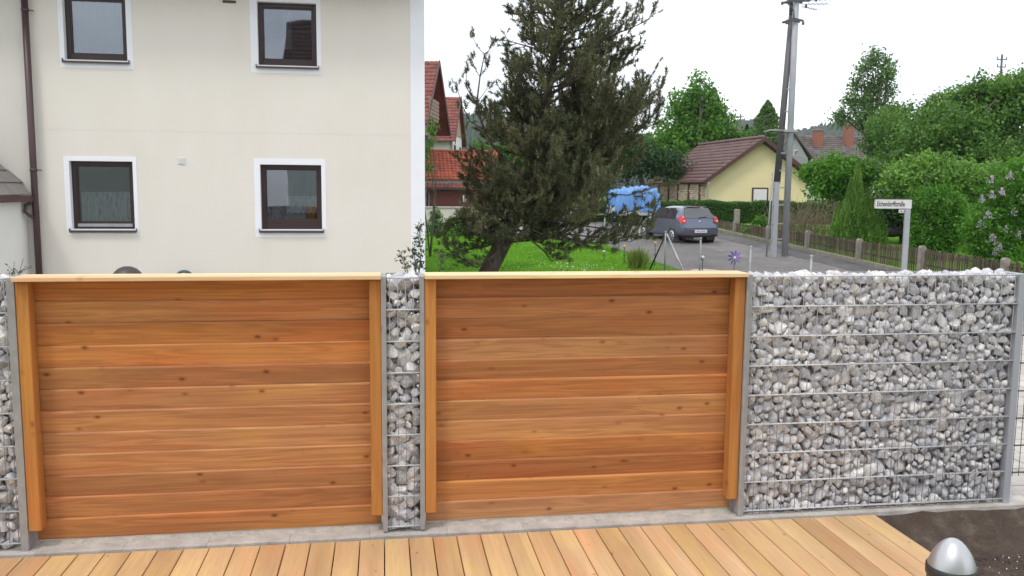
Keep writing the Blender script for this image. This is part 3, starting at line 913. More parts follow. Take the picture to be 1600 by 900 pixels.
# painted white corner band, a thin coat on the render
MB().box((0.462, -0.006, 0.0), (HX + .006, 0.003, 6.1)).build('corner_band', M['trim'], hs)
SILLDROP = 0.03
trims = {'LL': (-5.10, -3.985, 1.375, 2.655), 'LR': (-2.13, -0.965, 1.345, 2.655), 'UL': (-5.075, -3.965, 4.045, 5.32), 'UR': (-2.135, -1.005, 4.045, 5.31)}
for nm, a, b, c, d in wins:
    ta, tb, tc_, td = trims[nm]
    c2, d2, tc2, td2 = c + .2, d + .2, tc_ + .2, td + .2
    mb = MB()
    for q in ((ta, a, tc2, td2), (b, tb, tc2, td2), (a, b, tc2, c2), (a, b, d2, td2)):
        mb.box((q[0], -0.005, q[2]), (q[1], 0.004, q[3]))
    # reveals
    D = 0.17
    mb.box((a - .006, 0.0045, c2), (a, D, d2)); mb.box((b, 0.0045, c2), (b + .006, D, d2))
    mb.box((a, 0.0045, d2), (b, D, d2 + .006)); mb.box((a, 0.0045, c2 - .006), (b, D, c2))
    mb.build('window_band', M['trim'], hs)
    fr = MB()
    fw = 0.068
    y0, y1 = 0.10, 0.165
    bf = 0.15 if nm in ('LR',) else 0.10
    fr.box((a, y0, c2), (a + fw, y1, d2), .004); fr.box((b - fw, y0, c2), (b, y1, d2), .004)
    fr.box((a + fw, y0, d2 - fw), (b - fw, y1, d2), .004); fr.box((a + fw, y0, c2), (b - fw, y1, c2 + bf), .004)
    fr.box((a + fw, y0 + .018, c2 + bf), (a + fw + .022, y1, d2 - fw)); fr.box((b - fw - .022, y0 + .018, c2 + bf), (b - fw, y1, d2 - fw))
    fr.box((a + fw + .022, y0 + .018, d2 - fw - .022), (b - fw - .022, y1, d2 - fw)); fr.box((a + fw + .022, y0 + .018, c2 + bf), (b - fw - .022, y1, c2 + bf + .022))
    w = fr.build('window', M['winframe'], hs)
    if nm == 'LL':
        MB().box((a + fw, 0.075, c2 + .035), (b - fw + .01, 0.0985, c2 + .085), .003).build('weather_bar', M['zinc'], w)
    pb = MB().box((a + fw + .02, y0 + .040, c2 + bf + .02), (b - fw - .02, y0 + .052, d2 - fw - .02))
    pb.build('pane', M['glass'], w)
    # sill: sloping metal sheet with upturned ends
    sb = MB().prism([(a - .03, -0.055, c2 - .028), (a - .03, 0.10, c2 + .004), (a - .03, 0.10, c2 - .006), (a - .03, -0.045, c2 - .038), (a - .03, -.045, c2 - .055), (a - .03, -.055, c2 - .055)], (b - a + .06, 0, 0))
    sb.box((a - .032, -.057, c2 - .05), (a - .027, .1, c2 + .012)); sb.box((b + .027, -.057, c2 - .05), (b + .032, .1, c2 + .012))
    sb.build('window_sill', M['sill'], w)
    # dim room behind
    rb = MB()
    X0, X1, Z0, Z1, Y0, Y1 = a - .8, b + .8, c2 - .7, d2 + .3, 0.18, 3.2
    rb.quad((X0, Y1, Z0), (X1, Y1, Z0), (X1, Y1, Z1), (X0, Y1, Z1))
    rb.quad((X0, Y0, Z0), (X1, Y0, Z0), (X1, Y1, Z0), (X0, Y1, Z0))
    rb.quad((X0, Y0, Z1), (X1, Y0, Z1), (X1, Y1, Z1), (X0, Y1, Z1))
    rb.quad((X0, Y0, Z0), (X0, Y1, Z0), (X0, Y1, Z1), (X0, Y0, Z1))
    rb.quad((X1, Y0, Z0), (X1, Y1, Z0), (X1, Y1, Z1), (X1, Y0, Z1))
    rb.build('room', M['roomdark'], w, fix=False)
    def cloth(u0, u1, z0, z1, y, amp, freq, mat, nm2='curtain'):
        nu = 90
        vs, fs = [], []
        for i in range(nu + 1):
            u = u0 + (u1 - u0) * i / nu
            yy = y + amp * math.sin(freq * u + 1.3 * math.sin(u * 9)) + amp * .4 * math.sin(freq * 2.3 * u)
            vs += [(u, yy, z0 + .008 * math.sin(u * freq)), (u, yy * .5 + y * .5, z1)]
        for i in range(nu): fs.append((2 * i, 2 * i + 2, 2 * i + 3, 2 * i + 1))
        MB().add(vs, fs, True).build(nm2, mat, w, fix=False)
    if nm == 'LL':
        cloth(a + .10, b - .10, c2 + .08, c2 + .60, 0.21, 0.026, 60, M['lace'])
        MB().tube([(a + .09, .205, c2 + .60), (b - .09, .205, c2 + .60)], .006, 6).build('curtain_rod', M['whitepaint'], w)
    if nm == 'UL':
        cloth(a + .05, b - .05, c2 + .02, d2, 0.26, 0.025, 38, M['sheer'])
    if nm == 'UR':
        cloth(a + .38, a + .52, c2 + .3, d2, 0.30, 0.02, 55, M['sheer'])
    if nm == 'LR':
        cloth(a + .42, b - .05, c2 + .33, d2 - .05, 0.30, 0.025, 45, M['sheer'])
        cloth(a + .40, b - .06, c2 + .27, c2 + .56, 0.24, 0.012, 70, M['lace'])
        MB().box((a + .12, 0.5, c2 + .08), (a + .26, 0.75, c2 + .34), .01).build('chair_back', M['cladding'], w)
# bits on the wall
mb = MB().box((-3.345, -0.012, 2.738), (-3.215, 0.0, 2.862), .006)
for k in range(4): mb.box((-3.325, -0.020, 2.755 + .025 * k), (-3.235, -0.0125, 2.768 + .025 * k))
mb.build('air_vent', M['whitepaint'], hs)
pp = MB().tube([(-5.52, -0.10, 0.0), (-5.52, -0.10, 5.62)], 0.05, 14)
pd = pp.build('downpipe', M['downpipe'], hs)
for z in (2.62, 5.10, 0.9):
    MB().tube([(-5.52, -0.10, z - .02), (-5.52, -0.10, z + .02)], 0.058, 14).tube([(-5.47, -0.1, z), (-5.42, -.03, z)], .008, 6).build('pipe_clip', M['downpipe'], pd)
MB().tube([(-5.56, -0.16, 2.10), (-5.62, -0.22, 2.06), (-5.63, -0.24, 1.96), (-5.58, -0.2, 1.90), (-5.53, -0.14, 1.86)], 0.028, 8).build('inlet_bend', M['downpipe'], pd)
MB().tube([(-2.55, -0.02, 5.36), (-2.35, -0.02, 5.36)], 0.02, 6).build('wall_bracket', M['sill'], hs)
# greyer wall left of the downpipe
MB().box((-13.0, -0.03, 0), (-5.60, -0.004, 6.0)).build('side_wall', M['greywall'], hs)

# annex porch with slate roof at far left
an = thing('slate_roofed_porch', 'white lean-to porch with grey slate roof beside the brown downpipe', 'porch', (-7.6, 8.45, -0.2))
MB().box((-2.2, 0, 0), (1.92, 1.11, 2.22)).build('wall', M['whitewall'], an)
def slab_roof(name, quad, mat, parent, rows, cols, thick=0.012, gap=0.006, stuff=False):
    """courses of separate flat slates over a (possibly slanted) quad: p00 eave-left, p10 eave-right, p11 top-right, p01 top-left"""
    p00, p10, p11, p01 = [Vector(q) for q in quad]
    nrm = (p10 - p00).cross(p01 - p00).normalized()
    out = []
    for r in range(rows):
        for c in range(cols):
            sh = 0.5 if r % 2 else 0.0
            v0, v1 = r / rows, min(1, (r + 1.12) / rows)
            def P(u, v): return p00.lerp(p10, u).lerp(p01.lerp(p11, u), v)
            u0, u1 = max(0, (c + sh - .5) / cols), min(1, (c + sh + .5) / cols)
            if u1 - u0 < 0.01: continue
            lift0, lift1 = nrm * (thick * 2.2), nrm * thick * 0.6
            a, b, cc, d = P(u0 + gap / 3, v0) + lift0, P(u1 - gap / 3, v0) + lift0, P(u1 - gap / 3, v1) + lift1, P(u0 + gap / 3, v1) + lift1
            out.append((a, b, cc, d, nrm * -thick))
    return out
sl = slab_roof('slate', ((-2.6, -0.25, 2.22), (2.06, -0.25, 2.22), (0.75, 1.11, 3.55), (-2.6, 1.11, 3.55)), None, None, 7, 14)
for q in sl:
    MB().prism(q[:4], q[4]).build('slate', M['slate'], an)
sl = slab_roof('slate', ((2.06, -0.25, 2.22), (2.06, 1.11, 2.22), (0.76, 1.12, 3.55), (0.75, 1.11, 3.55)), None, None, 7, 4)
for q in sl:
    MB().prism(q[:4], q[4]).build('slate', M['slate'], an)
MB().box((-2.6, -0.27, 2.12), (2.08, -0.24, 2.215)).box((2.05, -0.24, 2.12), (2.08, 1.1, 2.215)).box((-2.6, -0.24, 2.13), (2.05, 1.1, 2.15)).build('fascia', M['verge'], an)
MB().tube([(-2.6, -0.32, 2.17), (2.10, -0.32, 2.17)], 0.045, 8).build('gutter', M['downpipe'], an)

# kettle grill and hose coil by the wall
t = thing('kettle_grill', 'dark domed kettle grill peeping over the left panel', 'grill', (-3.72, 7.9, -0.2))
MB().lathe([(0.0, 1.215), (0.06, 1.21), (0.13, 1.18), (0.19, 1.12), (0.225, 1.04), (0.232, 1.0)], n=28).build('lid', M['grill'], t)
MB().lathe([(0.235, 0.995), (0.225, 0.92), (0.18, 0.84), (0.10, 0.79), (0, 0.78)], n=28).build('bowl', M['grill'], t)
for k in range(3):
    a = k * 2.1 + .4
    MB().tube([(.12 * math.cos(a), .12 * math.sin(a), .82), (.28 * math.cos(a), .28 * math.sin(a), 0)], .012, 6).build('leg', M['zinc'], t)
t = thing('hose_coil', 'coiled teal garden hose hung on the cream house wall', 'hose', (-3.26, 9.47, 0.0))
mb = MB()
for j in range(5):
    rr = 0.125 + 0.012 * (j % 3)
    pts = [(rr * math.cos(a), -0.02 * j, 0.655 + rr * math.sin(a)) for a in [2 * PI * k / 28 for k in range(29)]]
    mb.tube(pts, 0.011, 7, cap=False)
mb.build('hose', M['teal'], t)
MB().box((-0.03, -0.1, 0.72), (0.03, 0.12, 0.745)).build('hook', M['zinc'], t)

# ------------------------------------------------------------------ tiled roof builder
def tiled(name, O, U, V, lu, lv, tw, th, mat, parent, amp=0.03, lip=0.03):
    """pantile courses: origin, eave direction U, up-slope V; every tile its own curved piece, joined"""
    O, U, V = Vector(O), Vector(U).normalized(), Vector(V).normalized()
    N = U.cross(V).normalized()
    if N.z < 0: N = -N
    nu, nv = max(1, round(lu / tw)), max(1, round(lv / th))
    tw, th = lu / nu, lv / nv
    seg = 4
    hs_ = [0.15, 0.9, 1.0, 0.35, 0.0]
    vs, fs = [], []
    for r in range(nv):
        for c in range(nu):
            b = len(vs)
            j = random.uniform(-.004, .004)
            for s in range(seg + 1):
                u = c * tw + tw * s / seg
                h = hs_[s] * amp
                vs.append(tuple(O + U * u + V * (r * th) + N * (h + j - 0.01)))
                vs.append(tuple(O + U * u + V * (r * th) + N * (h + lip + j)))
                vs.append(tuple(O + U * u + V * (r * th + th * 1.04) + N * (h + j)))
            for s in range(seg):
                q = b + s * 3
                fs.append((q, q + 3, q + 4, q + 1)); fs.append((q + 1, q + 4, q + 5, q + 2))
    me = np_mesh(name, vs, fs, mat)
    o = link(name, me, parent)
    tag(o, kind='stuff')
    return o

def gable_house(name, label, cat, A, E, ridge_dir_len, wall_z0, mats, over=0.5, tw=0.3, th=0.38):
    pass

# garage with orange roof
gr = thing('garage', 'dark red garage with orange tiled roof behind the left lawn', 'garage', (0, 0, 0))
gy = 42.0
ex0, ex1 = atY(667, 283, gy).x - 3.0, 6.6
ez = 2.62
mb = MB().box((ex0 + .1, gy + .35, gz(gy) - .3), (ex1 - .4, gy + 5.5, ez + .05)); mb.build('wall', M['whitewall'], gr)
zt = atY(700, 237, gy + 2.8).z
vdir = Vector((0, 2.8, zt - ez))
tiled('roof_tiles', (ex0, gy, ez), (1, 0, 0), vdir, ex1 - ex0, vdir.length, 0.22, 0.30, M['tile_orange'], gr)
MB().quad((ex0, gy, ez - .02), (ex1, gy, ez - .02), (ex1, gy + 2.8, zt - .02), (ex0, gy + 2.8, zt - .02)).quad((ex0, gy + 5.6, ez), (ex1, gy + 5.6, ez), (ex1, gy + 2.8, zt - .02), (ex0, gy + 2.8, zt - .02)).build('roof_deck', M['verge'], gr, fix=False)
MB().tube([(ex0, gy + 2.8, zt + .03), (ex1, gy + 2.8, zt + .03)], .09, 8).build('ridge', M['tile_orange'], gr)
# lower roof skirt over the door
tiled('skirt_tiles', (ex0 - .1, gy - .55, ez - .42), (1, 0, 0), (0, .55, .22), ex1 - ex0, .60, 0.22, 0.30, M['tile_red'], gr)
MB().box((ex0, gy - .55, ez - .50), (ex1, gy - .50, ez - .42)).build('gutter', M['verge'], gr)
dx0 = atY(672, 300, gy).x
d = MB().box((dx0, gy + .20, gz(gy) + .1), (dx0 + 3.4, gy + .34, ez - .52))
d = d.build('door', M['darkred'], gr)
for k in range(24):
    MB().box((dx0 + .14 * k + .005, gy + .18, gz(gy) + .12), (dx0 + .14 * k + .13, gy + .2, ez - .53)).build('board', M['darkred'], d)
MB().box((dx0 + 1.92, gy + .13, 1.45), (dx0 + 1.96, gy + .17, 1.62)).box((dx0 + 1.88, gy + .13, 1.56), (dx0 + 2.0, gy + .17, 1.585)).build('handle', M['whitepaint'], d)
MB().tube([(dx0 - .12, gy - .45, ez - .5), (dx0 - .14, gy + .2, ez - .75), (dx0 - .14, gy + .2, gz(gy))], .045, 8).build('downpipe', M['downpipe'], gr)

# low pale garden wall before the garage
gw = thing('garden_wall', 'low pale rendered garden wall before the dark red garage', 'wall', (0, 31.5, gz(31.5)))
MB().box((-2, 0, -.2), (5.9, .2, 0.95)).build('wall', M['greywall'], gw)
MB().box((-2, -.04, 0.952), (5.9, .24, 1.01), .01).build('coping', M['kerb'], gw)
MB().tube([(atY(724, 340, 31.3).x, -.3, 0), (atY(724, 340, 31.3).x, -.3, 1.5)], .03, 8).build('steel_post', M['zinc'], gw)

def red_house(label, P1, P2, floor_z, wall_in, drop_wall, cols, balcony, length=9.0):
    """P1 gable apex, P2 far eave end of the verge"""
    P1, P2 = Vector(P1), Vector(P2)
    g = Vector((P2.x - P1.x, P2.y - P1.y, 0))
    half = g.length; g.normalize()
    out = Vector((g.y, -g.x, 0))           # outward from the gable, towards the right
    t = thing('gabled_house', label, 'house', (0, 0, 0), 0, 'red roofed houses at the left')
    drop = P1.z - P2.z
    E1 = P1 - g * half - Vector((0, 0, drop))      # near eave corner
    E2 = P2
    ndir = (P1 - E1)
    # near slope and far slope
    tiled('roof_tiles', E1 - out * length, out, ndir, length, ndir.length, 0.26, 0.34, M['tile_red'], t)
    MB().quad(E1 - out * length, E1, P1, P1 - out * length).build('roof_deck', M['verge'], t, fix=False)
    mb = MB(); lo = Vector((0, 0, -.06))
    mb.quad(E2 - out * length, E2, P1, P1 - out * length); mb.quad(E2 - out * length + lo, E2 + lo, P1 + lo, P1 - out * length + lo)
    mb.build('roof_slope', M['tile_red'], t, fix=False)
    # verge boards
    mb = MB()
    for a in (E1, E2):
        b = P1
        mb.prism([a, b, b + Vector((0, 0, .08)), a + Vector((0, 0, .08))], out * .06)
        mb.prism([a + Vector((0, 0, -.22)), b + Vector((0, 0, -.22)), b - Vector((0, 0, .005)), a - Vector((0, 0, .005))], out * .04)
    mb.build('verge_board', M['verge'], t)
    # gable wall set back under the roof
    A1 = E1 + g * .7 - out * wall_in; A2 = E2 - g * .7 - out * wall_in; AP = P1 - out * wall_in
    zf = floor_z
    ztop1 = E1.z + drop * .7 / half
    lvl = E1.z + drop_wall
    mb = MB()
    f = (lvl - ztop1) / drop * half
    L1 = Vector((A1.x, A1.y, ztop1 - .1)); L2 = Vector((A2.x, A2.y, ztop1 - .1))
    mb.prism([Vector((A1.x, A1.y, zf)), Vector((A2.x, A2.y, zf)), L2, L1], -out * .2)
    mb.build('wall', M[cols[0]], t)
    mb = MB()
    mb.prism([L1 + out * .03 + Vector((0, 0, .003)), L2 + out * .03 + Vector((0, 0, .003)), AP + out * .03 - Vector((0, 0, .12))], -out * .2)
    mb.build('gable_cladding', M[cols[1]], t)
    mb = MB().prism([Vector((A1.x, A1.y, zf)), L1, L1 - out * length, Vector((A1.x, A1.y, zf)) - out * length], g * .2)
    mb.build('side_wall', M[cols[0]], t)
    c = (A1 + A2) / 2
    for k in (-1, 1):
        q = c + g * (k * 1.7)
        wv = MB().prism([Vector((q.x, q.y, ztop1 - 1.9)) + out * .03 - g * .45, Vector((q.x, q.y, ztop1 - 1.9)) + out * .03 + g * .45, Vector((q.x, q.y, ztop1 - .8)) + out * .03 + g * .45, Vector((q.x, q.y, ztop1 - .8)) + out * .03 - g * .45], out * .03)
        w = wv.build('window', M['winframe'], t)
        MB().prism([Vector((q.x, q.y, ztop1 - 1.82)) + out * .062 - g * .37, Vector((q.x, q.y, ztop1 - 1.82)) + out * .062 + g * .37, Vector((q.x, q.y, ztop1 - .88)) + out * .062 + g * .37, Vector((q.x, q.y, ztop1 - .88)) + out * .062 - g * .37], out * .01).build('pane', M['carglass'], w)
    if balcony:
        bz = balcony
        b0 = A1 + g * .1; b1 = A2 - g * 3.6
        mb = MB().prism([Vector((b0.x, b0.y, bz)), Vector((b1.x, b1.y, bz)), Vector((b1.x, b1.y, bz)) + out * 1.0, Vector((b0.x, b0.y, bz)) + out * 1.0], (0, 0, .12))
        bo = mb.build('balcony', M['balcony'], t)
        for k in range(5):
            z0 = bz + .14 + .2 * k
            MB().prism([Vector((b0.x, b0.y, z0)) + out * 1.0, Vector((b1.x, b1.y, z0)) + out * 1.0, Vector((b1.x, b1.y, z0 + .17)) + out * 1.0, Vector((b0.x, b0.y, z0 + .17)) + out * 1.0], out * .03).build('rail_board', M['balcony'], bo)
            MB().prism([Vector((b1.x, b1.y, z0)), Vector((b1.x, b1.y, z0)) + out * .99, Vector((b1.x, b1.y, z0 + .17)) + out * .99, Vector((b1.x, b1.y, z0 + .17))], g * .03).build('rail_board', M['balcony'], bo)
    return t
red_house('red tiled house with wide dark overhang and wooden balcony at far left', at(686, 96, 47), at(703, 211, 51.5), 0.3, 1.0, 0.6, ('cladding', 'verge'), 5.7, 8.0)
red_house('farther red roofed house with pale wood gable above a white wall', at(720, 152, 62), at(728, 229, 66), 0.8, 0.25, 0.6, ('whitewall', 'cladding'), None, 9.0)

# yellow outbuilding
yb = thing('yellow_outbuilding', 'pale yellow outbuilding with brown tiled gable roof behind the hedge', 'building', (0, 0, 0))
A = at(1199, 216, 50); EL = at(1101, 285, 50.3); ER = at(1284, 283, 50)
gd = (Vector((ER.x, ER.y, 0)) - Vector((EL.x, EL.y, 0))).normalized()
half = ((Vector((ER.x, ER.y, 0)) - Vector((EL.x, EL.y, 0))).length) / 2
EZ = (EL.z + ER.z) / 2
mid = (Vector((EL.x, EL.y, 0)) + Vector((ER.x, ER.y, 0))) / 2
A = Vector((mid.x, mid.y, A.z)); EL = Vector((mid.x, mid.y, EZ)) - gd * half; ER = Vector((mid.x, mid.y, EZ)) + gd * half
far = at(1092, 224, 59); fd = Vector((far.x - A.x, far.y - A.y, 0)); RL = fd.length; fd.normalize()
tiled('roof_tiles', EL + fd * RL, -fd, A - EL, RL, (A - EL).length, 0.30, 0.36, M['tile_brown'], yb, 0.022, 0.04)
tiled('roof_tiles', ER, fd, A - ER, RL, (A - ER).length, 0.30, 0.36, M['tile_brown'], yb, 0.022, 0.04)
mb = MB()
for q in (EL, ER):
    mb.prism([q - Vector((0, 0, .02)), A - Vector((0, 0, .02)), A - Vector((0, 0, .14)), q - Vector((0, 0, .14))], fd * RL)
mb.build('roof_deck', M['verge'], yb)
mb = MB()
for q in (EL, ER):
    mb.prism([q + Vector((0, 0, .09)), A + Vector((0, 0, .09)), A - Vector((0, 0, .18)), q - Vector((0, 0, .18))], -fd * .06)
mb.build('verge_board', M['verge'], yb)
for k in range(22):
    p0 = A + fd * (RL * k / 22); p1 = A + fd * (RL * (k + .93) / 22)
    MB().tube([p0 + Vector((0, 0, .06)), p1 + Vector((0, 0, .085))], [.09, .11], 8).build('ridge_tile', M['tile_brown'], yb)
W0 = EL + gd * .35 + fd * .5; W1 = ER - gd * .55 + fd * .5
zb = gz(45) - .3
s = (A.z - EZ) / half
wall_poly = [Vector((W0.x, W0.y, zb)), Vector((W1.x, W1.y, zb)), Vector((W1.x, W1.y, EZ + s * .5 - .16)), Vector((A.x + fd.x * .5, A.y + fd.y * .5, A.z - .16)), Vector((W0.x, W0.y, EZ + s * .3 - .16))]
MB().prism(wall_poly, fd * .25).build('gable_wall', M['yellow'], yb)
b0, b1 = W0 + fd * (RL - .8), W1 + fd * (RL - .8)
MB().prism([Vector((W1.x, W1.y, zb)) + fd * .26, Vector((b1.x, b1.y, zb)), Vector((b1.x, b1.y, EZ)), Vector((W1.x, W1.y, EZ)) + fd * .26], -gd * .2).build('side_wall', M['yellow'], yb)
W0i = W0 + gd * 0.9
MB().prism([Vector((W0i.x, W0i.y, zb)) + fd * .26, Vector((W0i.x, W0i.y, zb)) + fd * RL, Vector((W0i.x, W0i.y, EZ)) + fd * RL, Vector((W0i.x, W0i.y, EZ)) + fd * .26], -gd * .1).build('side_wall', M['verge'], yb)
# window in the gable
wa, wb = at(1178, 293, 50.2), at(1203, 318, 50.2)
oo = -fd * .05
def rect(a, b, inset, push):
    x0 = Vector((a.x, a.y, 0)) + gd * inset; x1 = Vector((b.x, b.y, 0)) - gd * inset
    z1, z0 = a.z - inset, b.z + inset
    base = fd * (-push)
    # snap to the wall plane
    def on(p, z):
        k = (p - Vector((W0.x, W0.y, 0))).dot(gd)
        return Vector((W0.x, W0.y, z)) + gd * k + base
    return [on(x0, z0), on(x1, z0), on(x1, z1), on(x0, z1)]
w = MB().prism(rect(wa, wb, 0, .04), fd * .03).build('window', M['verge'], yb)
MB().prism(rect(wa, wb, .09, .06), fd * .015).build('pane', M['whitepaint'], w)
MB().tube([EL + gd * .2 + Vector((0, 0, -.08)) - fd * .02, Vector((W0.x, W0.y, EZ - .35)) - fd * .1, Vector((W0.x, W0.y, zb)) - fd * .1], .06, 8).build('downpipe', M['whitepaint'], yb)
MB().tube([EL + fd * 0 + Vector((0, 0, -.05)) - gd * .05, EL + fd * RL + Vector((0, 0, -.05)) - gd * .05], .07, 8).build('gutter', M['verge'], yb)
# stacked firewood under the left eave
fwp = thing('firewood_stack', 'stacked split firewood under the eave of the yellow outbuilding', 'firewood', (0, 0, 0))
mb = MB()
Ls = W0 - gd * .05
cnt = 0
zz = zb + .1
while zz < EZ - .1:
    k = 0.3
    while k < RL - 1.0:
        r = random.uniform(.045, .085)
        p = Vector((Ls.x, Ls.y, zz + random.uniform(-.02, .02))) + fd * k
        n = 6
        q = -gd * random.uniform(0.18, .26)
        vs = [p + q + (fd * math.cos(2 * PI * j / n + r * 50) + Vector((0, 0, 1)) * math.sin(2 * PI * j / n + r * 50)) * r for j in range(n)]
        vs += [v - q + gd * .3 for v in vs]
        mb.add(vs, [tuple(range(n))] + [(j, (j + 1) % n, n + (j + 1) % n, n + j) for j in range(n)])
        k += r * 2.05
    zz += .13
tag(mb.build('firewood', M['log'], fwp), kind='stuff')
for k in (0.25, 1.9, 3.6, 5.2, 6.9):
    p = Vector((Ls.x, Ls.y, zb)) + fd * k - gd * .30
    MB().prism([p, p + fd * .10, p + fd * .10 + gd * .1, p + gd * .1], (0, 0, EZ - zb)).build('rack_post', M['verge'], fwp)

# grey roofed house further back
rh = thing('grey_roofed_house', 'house with weathered grey tile roof and two brick chimneys behind', 'house', (0, 0, 0))
r0, r1 = at(1236, 212, 80), at(1375, 213, 80)
e0, e1 = at(1236, 258, 76), at(1375, 258, 76)
rd = (r1 - r0).normalized()
tiled('roof_tiles', e0, rd, r0 - e0, (r1 - r0).length, (r0 - e0).length, 0.33, 0.38, M['tile_grey'], rh, 0.03, 0.05)
MB().quad(e0 - Vector((0, 0, .1)), e1 - Vector((0, 0, .1)), r1 - Vector((0, 0, .1)), r0 - Vector((0, 0, .1))).build('roof_deck', M['verge'], rh, fix=False)
mb = MB().prism([e0 + Vector((0, 0.5, -.15)), e1 + Vector((0, .5, -.15)), Vector((e1.x, e1.y + .5, 0)), Vector((e0.x, e0.y + .5, 0))], (0, .3, 0)); mb.build('wall', M['greywall'], rh)
back = Vector((0, 8, 0))
MB().quad(r0, r1, r1 + back - Vector((0, 0, 3)), r0 + back - Vector((0, 0, 3))).build('roof_slope', M['tile_grey'], rh, fix=False)
for px_, w_, top in ((1279, 13, 204), (1327, 12, 196)):
    p0 = at(px_ - w_ / 2, top, 78.5); p1 = at(px_ + w_ / 2, top, 78.5); bz = at(px_, 232, 78.5).z
    c = MB().box((p0.x, p0.y - .35, bz), (p1.x, p0.y + .35, p0.z)).build('chimney', M['brick'], rh)
    MB().box((p0.x - .06, p0.y - .41, p0.z), (p1.x + .06, p0.y + .41, p0.z + .1)).build('chimney_cap', M['conpost'], c)
# dormer/side gable with window, clad grey
da, dl, dr = at(1239, 207, 70), at(1216, 236, 70), at(1268, 248, 70)
MB().prism([dl, Vector((dl.x, dl.y, 1)), Vector((dr.x - .3, dr.y, 1)), dr + Vector((-.3, 0, 0)), da], (.2, 5, 0)).build('side_gable', M['greyclad'], rh)
mb = MB()
mb.prism([da + Vector((0, -.3, .12)), dr + Vector((.15, -.3, .0)), dr + Vector((.15, -.3, -.18)), da + Vector((0, -.3, -.1))], (.2, 5.5, 0))
mb.prism([da + Vector((0, -.3, .12)), dl + Vector((-.15, -.3, .0)), dl + Vector((-.15, -.3, -.18)), da + Vector((0, -.3, -.1))], (.2, 5.5, 0))
mb.build('gable_roof', M['tile_grey'], rh)
wa, wb = at(1240, 234, 69.95), at(1250, 243, 69.95)
w = MB().box((wa.x, wa.y - .03, wb.z), (wb.x, wa.y, wa.z)).build('window', M['whitepaint'], rh)
MB().box((wa.x + .07, wa.y - .05, wb.z + .07), (wb.x - .07, wa.y - .031, wa.z - .07)).build('pane', M['carglass'], w)
# red roof glimpsed between the trees, with small wooden mast
rr = thing('red_roofed_house', 'distant red roof glimpsed between bright tree and conifer', 'house', (0, 0, 0))
a, b = at(1140, 205, 85), at(1172, 205, 85); c, d = at(1172, 236, 81), at(1140, 236, 81)
rdv = (b - a).normalized()
tiled('roof_tiles', d, rdv, a - d, (b - a).length, (a - d).length, .35, .4, M['tile_red'], rr)
MB().prism([d - Vector((0, 0, .1)), c - Vector((0, 0, .1)), Vector((c.x, c.y, 0.5)), Vector((d.x, d.y, 0.5))], (0, 4, 0)).build('wall', M['cladding'], rr)
t = thing('utility_pole', 'tiny far wooden utility pole above the distant red roof', 'pole', at(1156, 215, 150))
pt = at(1156, 178, 150); pb_ = at(1156, 240, 150)
tz = pt.z - t.location.z
MB().tube([(0, 0, -4), (0, 0, tz)], .13, 6).build('pole', M['bark2'], t)
MB().box((-.7, -.05, tz - .6), (.7, .05, tz - .45)).build('crossarm', M['bark2'], t)
t = thing('utility_pole', 'dark far mast with cross bars above the right tree tops', 'pole', at(1562, 140, 60))
tz = at(1562, 86, 60).z - t.location.z
MB().tube([(0, 0, -9), (0, 0, tz)], .07, 6).build('pole', M['bracket'], t)
for dz, wd in ((.35, .36), (.85, .30)):
    MB().box((-wd, -.04, tz - dz - .03), (wd, .04, tz - dz + .03)).build('crossarm', M['bracket'], t)
    for sx in (-1, 1): MB().tube([(sx * wd, 0, tz - dz), (sx * wd, 0, tz - dz + .2)], .035, 6).build('insulator', M['bracket'], t)

# ------------------------------------------------------------------ picket fence along the far side of the street
pf = thing('picket_fence', 'weathered brown picket fence with concrete posts across the street', 'fence', (13.9, 4, 0))
X = lambda y: 0.03 * y + 13.73
PY = [2.8, 6.05, 9.3, 12.53, 15.8, 19.05, 22.51, 25.84, 29.25, 32.6]
ptop = lambda y: np.interp(y, [9, 12.53, 15.8, 19.05, 22.5, 25.8, 29.3, 36], [.66, .69, .75, .75, .83, .85, .89, 1.0])
for y in PY:
    h = ptop(y) + .02
    mb = MB().prism([(-.08, -.07, -.3), (.08, -.07, -.3), (.08, -.07, h - gz(y) - .04), (.03, -.07, h - gz(y)), (-.04, -.07, h - gz(y)), (-.08, -.07, h - gz(y) - .05)], (0, .14, 0))
    mb.build('concrete_post', M['conpost'], pf, (X(y) - 13.9, y - 4, gz(y)))
for a, b in zip(PY[:-1], PY[1:]):
    for fz in (0.30, 0.74):
        za, zb_ = gz(a) + .12 + fz * (ptop(a) - gz(a) - .15), gz(b) + .12 + fz * (ptop(b) - gz(b) - .15)
        MB().prism([(X(a) - 13.86, a + .07 - 4, za), (X(b) - 13.86, b - .07 - 4, zb_), (X(b) - 13.86, b - .07 - 4, zb_ + .06), (X(a) - 13.86, a + .07 - 4, za + .06)], (.035, 0, 0)).build('rail', M['picket'], pf)
    MB().prism([(X(a) - 13.99, a - 4, gz(a) - .2), (X(b) - 13.99, b - 4, gz(b) - .2), (X(b) - 13.99, b - 4, gz(b) + .13), (X(a) - 13.99, a - 4, gz(a) + .13)], (.10, 0, 0)).build('base_kerb', M['conpost'], pf)
pk = None
y = 4.0
npk = 0
